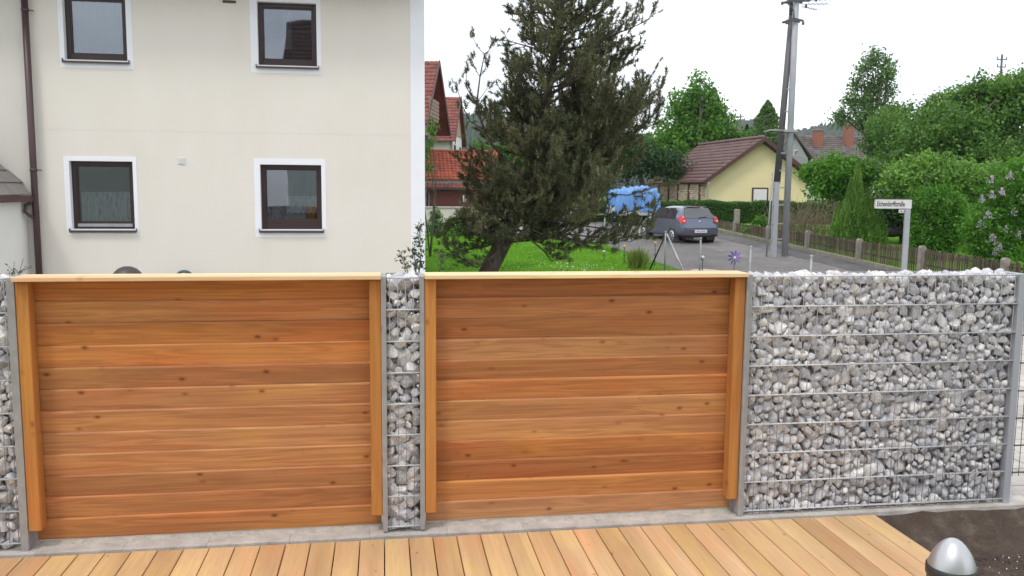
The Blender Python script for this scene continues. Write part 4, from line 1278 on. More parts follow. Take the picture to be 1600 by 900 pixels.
while y < 32.4 and npk < 290:
    if min(abs(y - q) for q in PY) > .11:
        top = ptop(y) - .05 + random.uniform(-.02, .02)
        zb_ = gz(y) + .15
        H_ = 0.65
        if pk is None:
            pk = MB().prism([(0, -.024, 0), (0, .024, 0), (0, .024, H_ - .03), (0, 0, H_), (0, -.024, H_ - .03)], (.016, 0, 0)).build('picket', M['picket'], pf)
            o = pk
        else:
            o = pk.copy(); COL.objects.link(o); o.parent = pf
        o.location = (X(y) - 13.9 - .005, y - 4, zb_)
        o.scale = (1, 1, (top - zb_) / H_)
        o.rotation_euler = (random.uniform(-.02, .02), random.uniform(-.02, .02), 0)
        npk += 1
    y += 0.098

# second concrete post behind the fence, seen above it
t = thing('concrete_post', 'tall pale concrete post standing behind the picket fence near the car', 'post', (15.2, 30.5, gz(30.5)))
MB().box((-.11, -.1, -.1), (.11, .1, 1.02), .03).build('shaft', M['conpost'], t)

# ------------------------------------------------------------------ A-frame electricity pole
t = thing('electricity_pole', 'grey steel double electricity pole beside the picket fence', 'pole', (12.83, 20.95, gz(20.95)))
MB().prism([(-.11, -.09, 0), (.11, -.09, 0), (.11, .09, 0), (-.11, .09, 0)], (0, 0, 0.01)).build('foot_plate', M['conpost'], t)
MB().tube([(0, 0, -.1), (0, 0, 11)], [.105, .088], 14).build('main_pole', M['steelpole'], t)
MB().tube([(-.33, .1, 2.35), (-.06, .14, 7.6)], [.105, .09], 10).build('stay_pole', M['darkpole'], t)
MB().tube([(-.06, .14, 7.6), (-.06, .14, 11)], .085, 10).build('stay_pole', M['darkpole'], t)
MB().box((-.44, -.01, -.05), (-.28, .16, 2.4), .01).build('stay_foot', M['steelpole'], t)
MB().tube([(-.58, .1, -.05), (-.50, .1, 2.7)], .025, 6).build('ladder_rail', M['zinc'], t)
for z in (.55, 1.05, 1.65, 2.2, 2.75, 3.3, 3.9, 4.6, 5.3):
    xs_ = -.33 + .27 * (z - 2.35) / 5.25 if z > 2.35 else -.5
    MB().box((xs_, -.0, z), (0, .05, z + .04)).build('rung', M['zinc'], t)
MB().tube([(-.15, -.05, 4.02), (-.75, -.15, 4.02), (-.98, -.18, 3.96)], [.03, .025, .012], 6).build('lamp_arm', M['zinc'], t)
MB().box((-.3, -.16, 3.98), (.16, .0, 4.04)).build('clamp', M['zinc'], t)
for z, wl_, wr in ((7.42, .36, .22), (8.02, .36, .28)):
    mb = MB().prism([(-wl_, -.13, z - .05), (wr, -.13, z - .02), (wr, -.13, z + .02), (-.1, -.13, z + .08), (-wl_, -.13, z)], (0, .05, 0))
    mb.prism([(-wl_, .13, z - .05), (wr, .13, z - .02), (wr, .13, z + .02), (-.1, .13, z + .08), (-wl_, .13, z)], (0, .05, 0))
    mb.build('crossarm', M['bracket'], t)
for px_, z in ((-.34, 7.34), (-.52, 7.92), (.27, 7.86), (-.34, 7.97), (.2, 7.34)):
    MB().lathe([(0, -.05), (.03, -.05), (.045, -.02), (.03, 0), (.042, .03), (.02, .05), (0, .05)], (px_, -.13, z), 10).build('insulator', M['bracket'], t)
MB().tube([(-.33, -.1, 7.93), (-.12, -.12, 7.72), (-.1, -.1, 7.5)], .018, 6).build('stay_rod', M['bracket'], t)
for k, (a, b) in enumerate((((.15, -.1, 8.03), (1.05, -.5, 8.02)), ((.10, -.1, 7.92), (.80, -.5, 7.87)), ((.12, -.1, 7.86), (.5, -.4, 7.7)))):
    mb = MB().tube([a, b], .008, 5)
    d = Vector(b) - Vector(a)
    for j in range(5):
        q = Vector(a) + d * (.25 + .16 * j)
        mb.tube([q + Vector((0, .12, 0)), q - Vector((0, .12, 0))], .006, 4)
    mb.build('aerial', M['bracket'], t)
MB().box((.27, -.24, 7.99), (.36, -.14, 8.09)).box((.5, -.3, 7.98), (.55, -.25, 8.04)).build('aerial_box', M['bracket'], t)

# ------------------------------------------------------------------ street sign
sp = at(1367, 311, 18); sq = at(1424, 311, 18)
t = thing('street_name_sign', 'white street name sign on a grey post before the trees', 'sign', (sq.x - .07, sq.y, -0.2), math.atan2(sq.y - sp.y, sq.x - sp.x))
zt_ = sp.z + .2
Wd = (sq - sp).length
MB().box((-.055, -.03, 0), (.055, .03, zt_ - .205), .006).build('post', M['steelpole'], t)
pl = MB().box((-Wd + .07, -.035, zt_ - .2), (.07, .035, zt_), .012).build('name_plate', M['signface'], t)
MB().box((-Wd + .06, -.04, zt_ + .001), (.075, .04, zt_ + .016)).build('plate_cap', M['black'], pl)
cu = bpy.data.curves.new('lettering', 'FONT')
cu.body = 'Eichendorffstraße'
cu.size = 0.145
cu.extrude = 0.002
cu.offset = 0.0012
to = bpy.data.objects.new('lettering_tmp', cu)
COL.objects.link(to)
dg = bpy.context.evaluated_depsgraph_get()
tm = bpy.data.meshes.new_from_object(to.evaluated_get(dg))
bpy.data.objects.remove(to)
tm.materials.clear(); tm.materials.append(M['ink'])
xs_ = [v.co.x for v in tm.vertices]
sxx = 0.575 / (max(xs_) - min(xs_))
link('lettering', tm, pl, (-Wd + .10, -.0375, zt_ - .145), (PI / 2, 0, 0), (sxx, 1, 1))
hn = MB().box((-.19, -.02, zt_ - .285), (-.056, .0, zt_ - .208), .01).build('number_plate', M['signface'], t)
MB().box((-.15, -.024, zt_ - .262), (-.128, -.0205, zt_ - .232)).box((-.108, -.024, zt_ - .25), (-.095, -.0205, zt_ - .244)).box((-.086, -.024, zt_ - .262), (-.07, -.0205, zt_ - .232)).build('print', M['ink'], hn)

# ------------------------------------------------------------------ hatchback
def hatchback():
    t = thing('parked_car', 'blue-grey hatchback parked on the street seen from behind', 'car', (11.66, 25.45, gz(25.6) - .02), R(9))
    t.scale = (.95, .95, .95)
    st = [  # y (forward), z floor, z belt, z roof, half width, half width roof
        (0.00, .36, .56, .60, .74, .66), (0.03, .27, .66, .74, .80, .70), (0.09, .25, .90, 1.00, .825, .70), (0.20, .24, .95, 1.14, .835, .66),
        (0.46, .22, .97, 1.42, .845, .58), (0.80, .22, .97, 1.475, .850, .60), (1.40, .22, .96, 1.495, .855, .62), (2.00, .22, .95, 1.47, .855, .61),
        (2.50, .22, .94, 1.34, .850, .58), (3.00, .22, .93, 1.02, .840, .60), (3.40, .24, .84, .92, .82, .62), (3.78, .27, .68, .76, .74, .58), (3.92, .34, .52, .56, .60, .5)]
    vs, fs = [], []
    n = 0
    for (y, zf, zb2, zr, w, wr) in st:
        ring = [(w * .88, zf), (w, zf + .14), (w * 1.005, (zf + zb2) / 2 + .04), (w * .985, zb2), (wr + (w - wr) * .25, zb2 + (zr - zb2) * .72), (wr * .82, zr - .015), (0, zr)]
        ring = ring + [(-a, b) for a, b in reversed(ring[:-1])]
        n = len(ring)
        vs += [(a, y, b) for a, b in ring]
    for i in range(len(st) - 1):
        for k in range(n):
            fs.append((i * n + k, i * n + (k + 1) % n, (i + 1) * n + (k + 1) % n, (i + 1) * n + k))
    fs.append(tuple(range(n))); fs.append(tuple((len(st) - 1) * n + k for k in range(n - 1, -1, -1)))
    b = MB().add(vs, fs, True).build('body', M['car'], t)
    md = b.modifiers.new('smooth', 'SUBSURF'); md.levels = md.render_levels = 2
    # rear window following the hatch
    def patch(name, P, mat, par, th=.012):
        return MB().prism([Vector(p) for p in P], (0, -th, 0)).build(name, mat, par)
    rwv = [(-.60, .135, 1.02), (.60, .135, 1.02), (.64, .19, 1.08), (.53, .405, 1.37), (.46, .43, 1.40), (-.46, .43, 1.40), (-.53, .405, 1.37), (-.64, .19, 1.08)]
    patch('rear_window', [(x, y - .012, z) for x, y, z in rwv], M['carglass'], t, .02)
    MB().box((-.47, .395, 1.425), (.47, .62, 1.462), .012).build('roof_spoiler', M['car'], t)
    MB().box((-.12, .385, 1.415), (.12, .40, 1.43)).build('brake_light', M['red'], t)
    for s in (-1, 1):
        # side windows, as thin plates leaning with the cabin
        for (y0, y1, yt0, yt1) in ((.62, 1.32, .74, 1.30), (1.38, 2.60, 1.36, 2.22)):
            MB().prism([(s * .826, y0, .985), (s * .822, y1, .98), (s * .665, yt1, 1.385), (s * .665, yt0, 1.385)], (s * .012, 0, .004)).build('side_window', M['carglass'], t)
        # tail lamp wraps the corner
        MB().prism([(s * .60, -.0, .86), (s * .80, .04, .80), (s * .862, .20, .92), (s * .80, .26, 1.07), (s * .66, .10, 1.05)], (0, -.015, .0)).add(
            [(s * .60, .045, .86), (s * .80, .0, .80), (s * .868, .2, .90), (s * .845, .32, 1.02), (s * .76, .16, 1.10), (s * .64, .085, 1.05), (s * .75, .02, .96)],
            [(0, 1, 6), (1, 2, 6), (2, 3, 6), (3, 4, 6), (4, 5, 6), (5, 0, 6)], True).build('tail_light', M['red'], t)
        MB().box((s * .72 - .035, .0, .87), (s * .72 + .035, .03, .93), .008).build('reversing_light', M['whitepaint'], t)
        mb = MB().lathe([(0, -.05), (.03, -.05)], (0, 0, 0), 6)
        MB().box((s * .90 - .07, 2.25, .95), (s * .90 + .07, 2.36, 1.07), .03).build('wing_mirror', M['car'], t)
        for yw in (.72, 3.22):
            wt = thing_wheel(t, s, yw)
        MB().box((s * .862 - .008, 1.05, .80), (s * .862 + .008, 1.20, .825)).build('door_handle', M['car'], t)
    MB().box((-.78, -.022, .30), (.78, .06, .375), .02).build('bumper_insert', M['black'], t)
    MB().box((-.70, .004, .60), (.70, .03, .622), .005).build('bumper_line', M['black'], t)
    MB().box((-.70, -.028, .385), (-.45, .0, .405)).build('reflector', M['red'], t)
    MB().box((.45, -.028, .385), (.70, .0, .405)).build('reflector', M['red'], t)
    pl = MB().box((-.27, -.035, .44), (.27, -.018, .56), .006).build('licence_plate', M['whitepaint'], t)
    for x0, x1 in ((-.19, -.13), (-.115, -.06), (.0, .05), (.065, .11), (.125, .18)):
        MB().box((x0, -.038, .475), (x1, -.0355, .53)).build('plate_print', M['steelpole'], pl)
    MB().lathe([(0, 0), (.055, 0), (.055, .012), (0, .014)], (0, 0, 0), 16).build('badge', M['alu'], t, (0, .066, .87), (PI / 2, 0, 0))
    MB().tube([(0, .12, 1.03), (.16, .10, 1.055), (.34, .13, 1.06)], .010, 6).tube([(0, .10, .99), (0, .12, 1.04)], .025, 8).build('rear_wiper', M['black'], t)
    MB().tube([(0, .8, 1.47), (0, .55, 1.66)], .006, 5).build('aerial', M['black'], t)
    for s in (-1, 1):
        MB().box((s * .45 - .16, .02, .17), (s * .45 + .16, .3, .27)).build('underbody', M['black'], t)
    return t
def thing_wheel(t, s, yw):
    arch = MB()
    N_ = 20
    arch.tube([(s * .60, yw, .31), (s * .866, yw, .31)], .355, N_, True).build('wheel_arch', M['black'], t)
    w = MB().tube([(s * .68, yw, .30), (s * .70, yw, .30), (s * .875, yw, .30), (s * .885, yw, .30)], [.28, .30, .30, .285], 24).build('wheel', M['rubber'], t)
    rm_ = MB().tube([(s * .80, yw, .30), (s * .893, yw, .30)], .215, 20).build('rim', M['alu'], w)
    mb = MB()
    for k in range(7):
        a = 2 * PI * k / 7
        mb.tube([(s * .8945, yw + .09 * math.cos(a) * 1.0, .30 + .09 * math.sin(a)), (s * .8945, yw + .165 * math.cos(a), .30 + .165 * math.sin(a))], .022, 6)
    mb.build('rim_slot', M['black'], w)
    return w
hatchback()

# blue covered trailer
p0 = at(952, 330, 41)
t = thing('covered_trailer', 'trailer heaped under a pale blue tarpaulin behind the pine', 'trailer', (12.0, 35.5, gz(35.5)))
bm = bmesh.new()
bmesh.ops.create_grid(bm, x_segments=48, y_segments=24, size=1)
for v in bm.verts:
    x, y = v.co.x, v.co.y
    e = max(abs(x), abs(y))
    z = 1.72 + .10 * math.sin(x * 3.1) * math.cos(y * 2) + .07 * math.sin(x * 11 + y * 5) + .05 * math.sin(x * 23 - y * 9) - .25 * abs(x) ** 3
    if e > .8: z -= (e - .8) * 5.2 * (1 + .1 * math.sin(x * 17 + y * 13))
    k = 1 if e <= .8 else (.8 + (e - .8) * .35) / e * 1.0
    v.co = Vector((x * 1.32 * k + .03 * math.sin(y * 15), y * 1.0 * k + .03 * math.sin(x * 19), z))
MB().bm(bm, True).build('tarpaulin', M['tarp'], t, fix=False)
MB().box((-1.15, -.8, .45), (1.15, .8, .85), .03).build('body', M['whitepaint'], t)
for s in (-1, 1):
    MB().tube([(-.2, s * .85, .3), (-.2, s * .70, .3)], .3, 18).build('wheel', M['rubber'], t)
MB().tube([(-1.1, 0, .5), (-2.3, 0, .45)], .05, 8).build('drawbar', M['zinc'], t)

# ------------------------------------------------------------------ wire mesh fence round the lawn corner
CH = [(7.30, 8.6), (7.22, 10.93), (7.29, 13.87), (7.45, 16.9)]
t = thing('chain_link_fence', 'low diamond wire fence on thin grey posts along the lawn', 'fence', (7.3, 12, 0))
for x, y in CH:
    MB().tube([(x - 7.3, y - 12, gz(y)), (x - 7.3, y - 12, 1.07)], .022, 8).lathe([(0.03, 0), (.03, .03), (0, .035)], (x - 7.3, y - 12, 1.065), 8).build('post', M['zinc'], t)
MB().tube([(.17, 4.85, 1.02), (.42, 3.9, gz(16))], .022, 8).build('brace', M['alu'], t)
MB().tube([(.13, 4.95, .92), (-.05, 5.6, gz(17.6))], .022, 8).build('brace', M['black'], t)
x2, y2 = 7.95, 25.3
for f in (.35, .7, 1.0):
    MB().tube([(.15 + (x2 - 7.45) * f, 4.9 + (y2 - 16.9) * f, gz(16.9 + (y2 - 16.9) * f)), (.15 + (x2 - 7.45) * f, 4.9 + (y2 - 16.9) * f, gz(16.9 + (y2 - 16.9) * f) + 1.0)], .022, 8).build('post', M['zinc'], t)
mb = MB()
def diamond(a, b, z0a, z0b, h, step=.085, r=.0015):
    a, b = Vector((a[0], a[1], 0)), Vector((b[0], b[1], 0))
    L = (b - a).length; d = (b - a) / L
    n = int(L / step); m = int(h / step)
    for k in range(-m, n):
        for sgn in (1, -1):
            s0, s1 = k * step, (k + m) * step
            q0, q1 = max(s0, 0), min(s1, L)
            if q1 <= q0: continue
            z_ = lambda q: (q - s0) / (s1 - s0) if sgn == 1 else 1 - (q - s0) / (s1 - s0)
            P = [a + d * q0 + Vector((0, 0, z0a + (z0b - z0a) * q0 / L + h * z_(q0))), a + d * q1 + Vector((0, 0, z0a + (z0b - z0a) * q1 / L + h * z_(q1)))]
            mb.tube([p + Vector((0, .001 * sgn, 0)) for p in P], r, 3, False, False)
for (xa, ya), (xb, yb_) in zip(CH[:-1], CH[1:]):
    diamond((xa - 7.3, ya - 12), (xb - 7.3, yb_ - 12), gz(ya) + .03, gz(yb_) + .03, 1.0)
diamond((.15, 4.9), (x2 - 7.3, y2 - 12), gz(16.9) + .03, gz(y2) + .03, .85, .1, .0014)
tag(mb.build('wire_netting', M['darkpole'], t, fix=False), kind='stuff')

t = thing('stone_disc', 'round pale paving disc lying at the roadside by the wire fence', 'slab', (8.6, 16.9, gz(16.9)))
MB().lathe([(0, .09), (.38, .09), (.42, .06), (.42, -.02)], n=24).build('slab', M['kerb'], t)

# windmill flower, solar lamps, tuft
t = thing('pinwheel_flower', 'purple pinwheel flower with white centre on a thin stick', 'pinwheel', (7.62, 12.66, -0.18))
c = Vector((0, 0, .90))
MB().tube([(0, 0, 0), (0, 0, .9)], .010, 6).build('stick', M['darkpole'], t)
for k in range(9):
    a = 2 * PI * k / 9
    u = Vector((math.cos(a), 0, math.sin(a))); v = Vector((-math.sin(a), .35, math.cos(a))).normalized()
    MB().prism([c + u * .03 - v * .012, c + u * .10 - v * .030, c + u * .165 - v * .006, c + u * .15 + v * .022, c + u * .08 + v * .018], (0, -.004, 0)).build('petal', M['purple'], t)
MB().lathe([(0, 0), (.034, 0), (.030, .012), (0, .02)], (0, 0, 0), 12).build('hub', M['whitepaint'], t, (0, -.01, .90), (PI / 2, 0, 0))
def stake_lamp(label, px_, y, h, amber=True):
    x = px_
    t = thing('garden_stake_lamp', label, 'garden lamp', (x, y, gz(y)), 0, 'small stake lamps on the lawn edge')
    MB().tube([(0, 0, 0), (0, 0, h - .1)], .010, 6).build('stick', M['black'], t)
    MB().lathe([(0, 0), (.028, .01), (.045, .05), (.038, .10), (0, .12)], (0, 0, h - .12), 12).build('globe', M['amber'] if amber else M['alu'], t)
    MB().box((-.04, -.006, h * .45), (.045, .006, h * .45 + .02)).build('leaf', M['black'], t)
stake_lamp('amber stake lamp left of the ornamental grass tuft', 6.95, 19.1, .58)
stake_lamp('amber stake lamp beside the braced corner fence post', 7.72, 18.6, .72)
stake_lamp('small silver stake lamp on the roadside left of the purple pinwheel', 7.02, 13.0, 0.92, False)
stake_lamp('low dark stake lamp far left on the lawn', 6.55, 19.9, .34, False)

t = thing('ornamental_grass', 'yellowish green ornamental grass tuft at the lawn corner', 'grass tuft', (7.02, 18.0, gz(18.0)))
n = 900
base = np.c_[rng.normal(0, .09, n), rng.normal(0, .09, n), np.zeros(n)]
dirv = np.c_[rng.normal(0, .30, n), rng.normal(0, .30, n), np.ones(n)]; dirv /= np.linalg.norm(dirv, axis=1)[:, None]
L = rng.uniform(.35, .68, n)[:, None]
tip = base + dirv * L
mid = base + dirv * L * .5
sd = np.cross(dirv, rand_dirs(n)); sd /= np.linalg.norm(sd, axis=1)[:, None]
V = np.stack([base - sd * .006, base + sd * .006, mid + sd * .007, tip, mid - sd * .007], 1).reshape(-1, 3)
link('blades', np_mesh('blades', V, np.arange(5 * n).reshape(n, 5), M['tallgrass']), t)

# lawn blades
def blades(name, n, xf, y0, y1, h, mat, seed=1):
    g = np.random.default_rng(seed)
    y = g.uniform(y0, y1, n); x = np.array([g.uniform(*xf(v)) for v in y])
    z = -0.2 + .03 * np.clip(y - 12, 0, 70) + .012
    P = np.c_[x, y, z]
    up = np.c_[g.normal(0, .45, n), g.normal(0, .45, n), np.ones(n)] * (h * g.uniform(.5, 1.3, n))[:, None]
    sd = rand_dirs(n) * .008; sd[:, 2] = 0
    V = np.stack([P - sd, P + sd, P + up], 1).reshape(-1, 3)
    o = link(name, np_mesh(name, V, np.arange(3 * n).reshape(n, 3), mat))
    tag(o, kind='stuff')
    return o
o = blades('grass', 90000, lambda y: (1.0, np.interp(y, [12, 17.8, 25.4, 27, 29], [7.0, 8.1, 7.85, 6.4, 5.0])), 13, 29, .055, M['blade'])
tag(o, 'short bright green lawn grass beside the cream house', 'grass')
o = blades('grass', 50000, lambda y: (14.3, 24), 10, 32, .07, M['blade'], 5)
tag(o, 'bright lawn grass behind the picket fence across the street', 'grass')
# daisies / fallen petals under the pine
n = 160
P = np.c_[rng.normal(5.0, .7, n), rng.normal(17.8, 1.0, n), np.zeros(n)]
P[:, 2] = -0.2 + .03 * np.clip(P[:, 1] - 12, 0, 70) + .06
V, F = quads_at(P, .035, .9)
tag(link('petals', np_mesh('petals', V, F, M['whitepaint'])), 'scattered white daisies in the lawn under the pine', 'flowers', kind='stuff')

# ------------------------------------------------------------------ pine
PB = Vector((1.78, 11.5, -0.2))
pine = thing('pine_tree', 'big leaning dark pine with rusty candles on the front lawn', 'tree', PB)
tp = [(1.62, 0, 0), (0.02, 0, 0), ]
trunk_px = [(742, 455, 11.5), (765, 420, 11.5), (788, 375, 11.5), (808, 330, 11.55), (828, 280, 11.6), (845, 220, 11.6), (855, 150, 11.6), (868, 80, 11.6), (880, 0, 11.6), (888, -70, 11.6)]
TP = [atY(*q) for q in trunk_px]
TP[0] = Vector((TP[0].x - .12, TP[0].y, -.28))
TR = [.21, .18, .165, .15, .13, .11, .085, .065, .045, .02]
MB().tube([p - PB for p in TP], TR, 12).build('trunk', M['bark'], pine)
def tpos(z):
    for a, b, ra, rb in zip(TP[:-1], TP[1:], TR[:-1], TR[1:]):
        if a.z <= z <= b.z:
            f = (z - a.z) / (b.z - a.z); return a.lerp(b, f), ra + (rb - ra) * f
    return TP[-1].copy(), .02
br = MB()
tuft_p, tuft_d = [], []
def add_tuft(p, d, k=1):
    tuft_p.append(tuple(p)); tuft_d.append(tuple(d))
def twig_branch(p0, d0, L, r, dens=1.0, up=.35, sub=True, droop=0):
    """a limb with side twigs carrying tufts"""
    d = Vector(d0).normalized()
    n = max(3, int(L / .16))
    p = Vector(p0); pts = [p.copy()]
    for i in range(n):
        f = (i + 1) / n
        d = (d + Vector((random.gauss(0, .17), random.gauss(0, .17), up * .13 * (1 if f > .3 else -.2) + random.gauss(0, .06) - droop * .1))).normalized()
        p = p + d * (L / n)
        pts.append(p.copy())
        if sub and f > .22:
            for _ in range(3 if random.random() < dens - .3 else 2):
                a = Vector((random.gauss(0, 1), random.gauss(0, 1), random.gauss(0.15, .6)))
                a = (a - d * a.dot(d)).normalized()
                sd = (d * .75 + a * .8 + Vector((0, 0, .3))).normalized()
                sl = L * random.uniform(.16, .34) * (1.15 - .55 * f) + .10
                m = max(2, int(sl / .09))
                q = p.copy(); qp = [q.copy()]; e = sd.copy()
                for j in range(m):
                    e = (e + Vector((random.gauss(0, .14), random.gauss(0, .14), .10 + random.gauss(0, .08)))).normalized()
                    q = q + e * (sl / m); qp.append(q.copy())
                    if random.random() < .95 * dens: add_tuft(q, (e + Vector((random.gauss(0, .3), random.gauss(0, .3), .25))).normalized())
                    if random.random() < .8 * dens:
                        b = (e + Vector((random.gauss(0, .7), random.gauss(0, .7), .3))).normalized()
                        w = q + b * random.uniform(.08, .17)
                        br.tube([q, w], [.004, .003], 3, False, False)
                        add_tuft(w, b)
                br.tube(qp, [.008 - .004 * j / m for j in range(len(qp))], 4, False, False)
                add_tuft(q, e)
    br.tube(pts, [r * (1 - .8 * i / n) + .004 for i in range(n + 1)], 6)
    add_tuft(p, d)
def env(z):      # crown reach to the left and right of the trunk at height z, metres
    zz = [0.6, 1.1, 1.6, 2.2, 2.9, 3.6, 4.4, 5.1, 5.8, 6.4, 7.0]
    le = [0.6, 0.8, 1.0, 1.2, 1.4, 1.4, 1.05, 0.95, 1.0, 1.0, .8]
    ri = [1.3, 2.1, 2.85, 3.1, 2.85, 2.45, 2.05, 2.1, 2.0, 1.9, 1.5]
    return np.interp(z, zz, le), np.interp(z, zz, ri)
NL = 160
for i in range(NL):
    z = 1.05 + 5.75 * ((i + random.random()) / NL) ** 1.25
    p, r = tpos(z)
    az = i * 2.39996 + random.uniform(-.3, .3)
    if z < 3.4 and random.random() < .24: az = random.gauss(-.1, .4)
    cx = math.cos(az)
    le, ri = env(z + .25)
    side = ri if cx > 0 else le
    depth_r = 1.5 * (0.55 + .45 * min(1, (7 - z) / 3))
    L = math.sqrt((side * cx) ** 2 + (depth_r * math.sin(az)) ** 2) * random.uniform(.62, 1.08)
    elev = 0.10 + .25 * (z / 7) + random.uniform(-.25, .35)
    dd = Vector((cx, math.sin(az), elev))
    twig_branch(p, dd, max(L, .35), .007 + .012 * min(1, L), .62 if z < 1.9 else (.85 if z < 3.4 else .60), up=.5)
# sparse arm at the left that climbs free of the crown
def arm(pxs, Y, r0, dens):
    pts = [atY(a, b, Y) for a, b in pxs]
    br.tube(pts, [r0 * (1 - .75 * k / (len(pts) - 1)) for k in range(len(pts))], 7)
    return pts
A1 = arm([(830, 285), (795, 255), (768, 225), (752, 190), (745, 160), (750, 120), (757, 85)], 11.2, .035, .5)
for k in range(2, 7):
    p = A1[k]
    for s in (-1, 1):
        e = Vector((s * random.uniform(.5, 1), random.gauss(0, .3), random.uniform(.4, .9))).normalized()
        L = random.uniform(.25, .5)
        q = p; qp = [q]
        for j in range(4):
            e = (e + Vector((random.gauss(0, .1), 0, .22))).normalized(); q = q + e * L / 4; qp.append(q)
            if random.random() < .5: add_tuft(q, e)
        br.tube(qp, [.009, .008, .007, .006, .005], 4)
        for _ in range(4): add_tuft(q + Vector((random.gauss(0, .03), random.gauss(0, .03), random.gauss(0, .04))), e)
add_tuft(A1[-1], (0, 0, 1)); add_tuft(A1[-1] + Vector((.03, 0, -.06)), (.3, 0, 1))
A2 = arm([(760, 205), (735, 190), (722, 165), (712, 130)], 11.1, .016, .5)
for p in A2[1:]:
    for _ in range(6): add_tuft(p + Vector((random.gauss(0, .07), random.gauss(0, .07), random.gauss(0, .08))), (random.gauss(0, .3), random.gauss(0, .3), 1))
A3 = arm([(745, 165), (728, 135), (730, 100)], 11.1, .012, .5)
for _ in range(9): add_tuft(A3[-1] + Vector((random.gauss(0, .05), random.gauss(0, .05), random.gauss(-.03, .06))), (random.gauss(0, .25), 0, 1))
# low drooping branches
for pxs in ([(790, 365), (760, 350), (735, 345), (708, 350), (690, 368)], [(770, 400), (745, 418), (722, 405), (705, 392), (692, 384)], [(788, 372), (760, 385), (735, 390), (712, 385)],
            [(805, 368), (840, 378), (870, 388), (900, 392)], [(812, 350), (860, 372), (905, 380), (950, 392)], [(800, 350), (850, 392), (862, 408), (880, 402)], [(815, 345), (880, 365), (940, 372), (985, 378)], [(830, 310), (900, 330), (965, 335), (1020, 322)], [(835, 290), (910, 300), (980, 305), (1035, 290)], [(825, 325), (890, 350), (950, 358), (1005, 350)]):
    pts = arm(pxs, 11.2 + random.uniform(-.5, .5), .022, .6)
    for a, b in zip(pts[:-1], pts[1:]):
        for f in (.3, .65, 1.0):
            p = a.lerp(b, f)
            e = Vector((b.x - a.x, random.gauss(0, .3), random.uniform(-.1, .5))).normalized()
            for _ in range(2):
                e2 = (e + Vector((random.gauss(0, .5), random.gauss(0, .5), random.gauss(.1, .3)))).normalized()
                q = p + e2 * random.uniform(.12, .28)
                br.tube([p, q], [.006, .004], 4, False, False)
                for _ in range(3): add_tuft(q + Vector((random.gauss(0, .04), random.gauss(0, .04), random.gauss(0, .03))), e2)
bo = br.build('branches', M['bark'], pine, tuple(-PB), fix=False)
tag(bo, kind='stuff')
TPs, TD = np.array(tuft_p), np.array(tuft_d)
def needles(P, D, per, length, width, spread, mat, name, parent, off):
    n = len(P)
    Pn = np.repeat(P, per, 0); Dn = np.repeat(D, per, 0)
    Pn = Pn - Dn * rng.uniform(0, .09, (len(Pn), 1))
    d = Dn + rng.normal(size=Dn.shape) * spread
    d /= np.linalg.norm(d, axis=1)[:, None]
    L = (length * rng.uniform(.7, 1.25, len(Pn)))[:, None]
    sd = np.cross(d, rand_dirs(len(Pn))); sd /= np.linalg.norm(sd, axis=1)[:, None] + 1e-9
    V = np.stack([Pn - sd * width * .5, Pn + sd * width * .5, Pn + d * L], 1).reshape(-1, 3) - np.array(off)
    o = link(name, np_mesh(name, V, np.arange(len(V)).reshape(-1, 3), mat), parent)
    tag(o, kind='stuff')
needles(TPs, TD, 24, .078, .0135, 1.0, M['needle'], 'needles', pine, PB)
sel = rng.random(len(TPs)) < .17
Dc = TD[sel] * .4 + np.array([0, 0, 1.0]); Dc /= np.linalg.norm(Dc, axis=1)[:, None]
needles(TPs[sel], Dc, 4, .085, .026, .14, M['candle'], 'candles', pine, PB)

# ------------------------------------------------------------------ saplings right behind the fence and at the house corner
def sapling(label, stems, Y, leafm, nl, ls, name='sapling', group=None):
    b0 = atY(stems[0][0][0], stems[0][0][1], Y)
    t = thing(name, label, 'plant', (b0.x, Y, -0.19), 0, group)
    mb = MB(); pts = []
    for st in stems:
        P = [atY(a, b, Y) for a, b in st]
        P = [Vector((P[0].x, Y, -.2))] + P
        P = [p - t.location for p in P]
        mb.tube(P, [.008 - .005 * k / (len(P) - 1) for k in range(len(P))], 5)
        for a, b in zip(P[1:-1], P[2:]):
            for _ in range(nl):
                f = random.random(); c = a.lerp(b, f)
                e = Vector((random.gauss(0, 1), random.gauss(0, 1), random.gauss(.5, .6))).normalized()
                q = c + e * random.uniform(.02, .10)
                mb.tube([c, q], .002, 3, False, False)
                pts.append(tuple(q))
    mb.build('stem', M['bark2'], t, fix=False)
    V, F = quads_at(np.array(pts), ls, .5)
    link('leaves', np_mesh('leaves', V, F, leafm), t)
    return t
sapling('spindly grey-green sapling against the white house corner', [[(655, 424), (658, 395), (654, 372), (659, 352)], [(650, 424), (648, 402), (644, 388)]], 5.6, M['leaf_shrub'], 34, .055)
sapling('short leaning sapling left of the spindly one behind the stone column', [[(637, 424), (631, 408), (624, 396)]], 5.6, M['leaf_shrub'], 24, .05)
sapling('thin dark sapling on the lawn edge right of the house corner', [[(686, 424), (690, 410), (694, 396)]], 6.0, M['leaf_shrub'], 20, .05)
sapling('tiny upright sapling in front of the low left porch wall', [[(19, 428), (22, 424)], [(30, 428), (31, 423)]], 1.4, M['leaf_shrub'], 10, .025)
t = thing('climbing_shrub', 'light green leafy shrub peeping past the white house corner', 'shrub', (atY(672, 300, 21).x, 21, gz(21)))
def loc_blob(px_, py, Y, rx, ry, rz, base):
    p = atY(px_, py, Y) - Vector(base); return (p.x, p.y, p.z, rx, ry, rz)
bl = [loc_blob(670, 225, 21, .25, .4, .35, t.location), loc_blob(674, 200, 21, .22, .3, .3, t.location), loc_blob(662, 250, 21, .3, .5, .6, t.location)]
leafy('leaves', M['leaf_birch'], t, bl, 60, 14, .06, .09, .1)
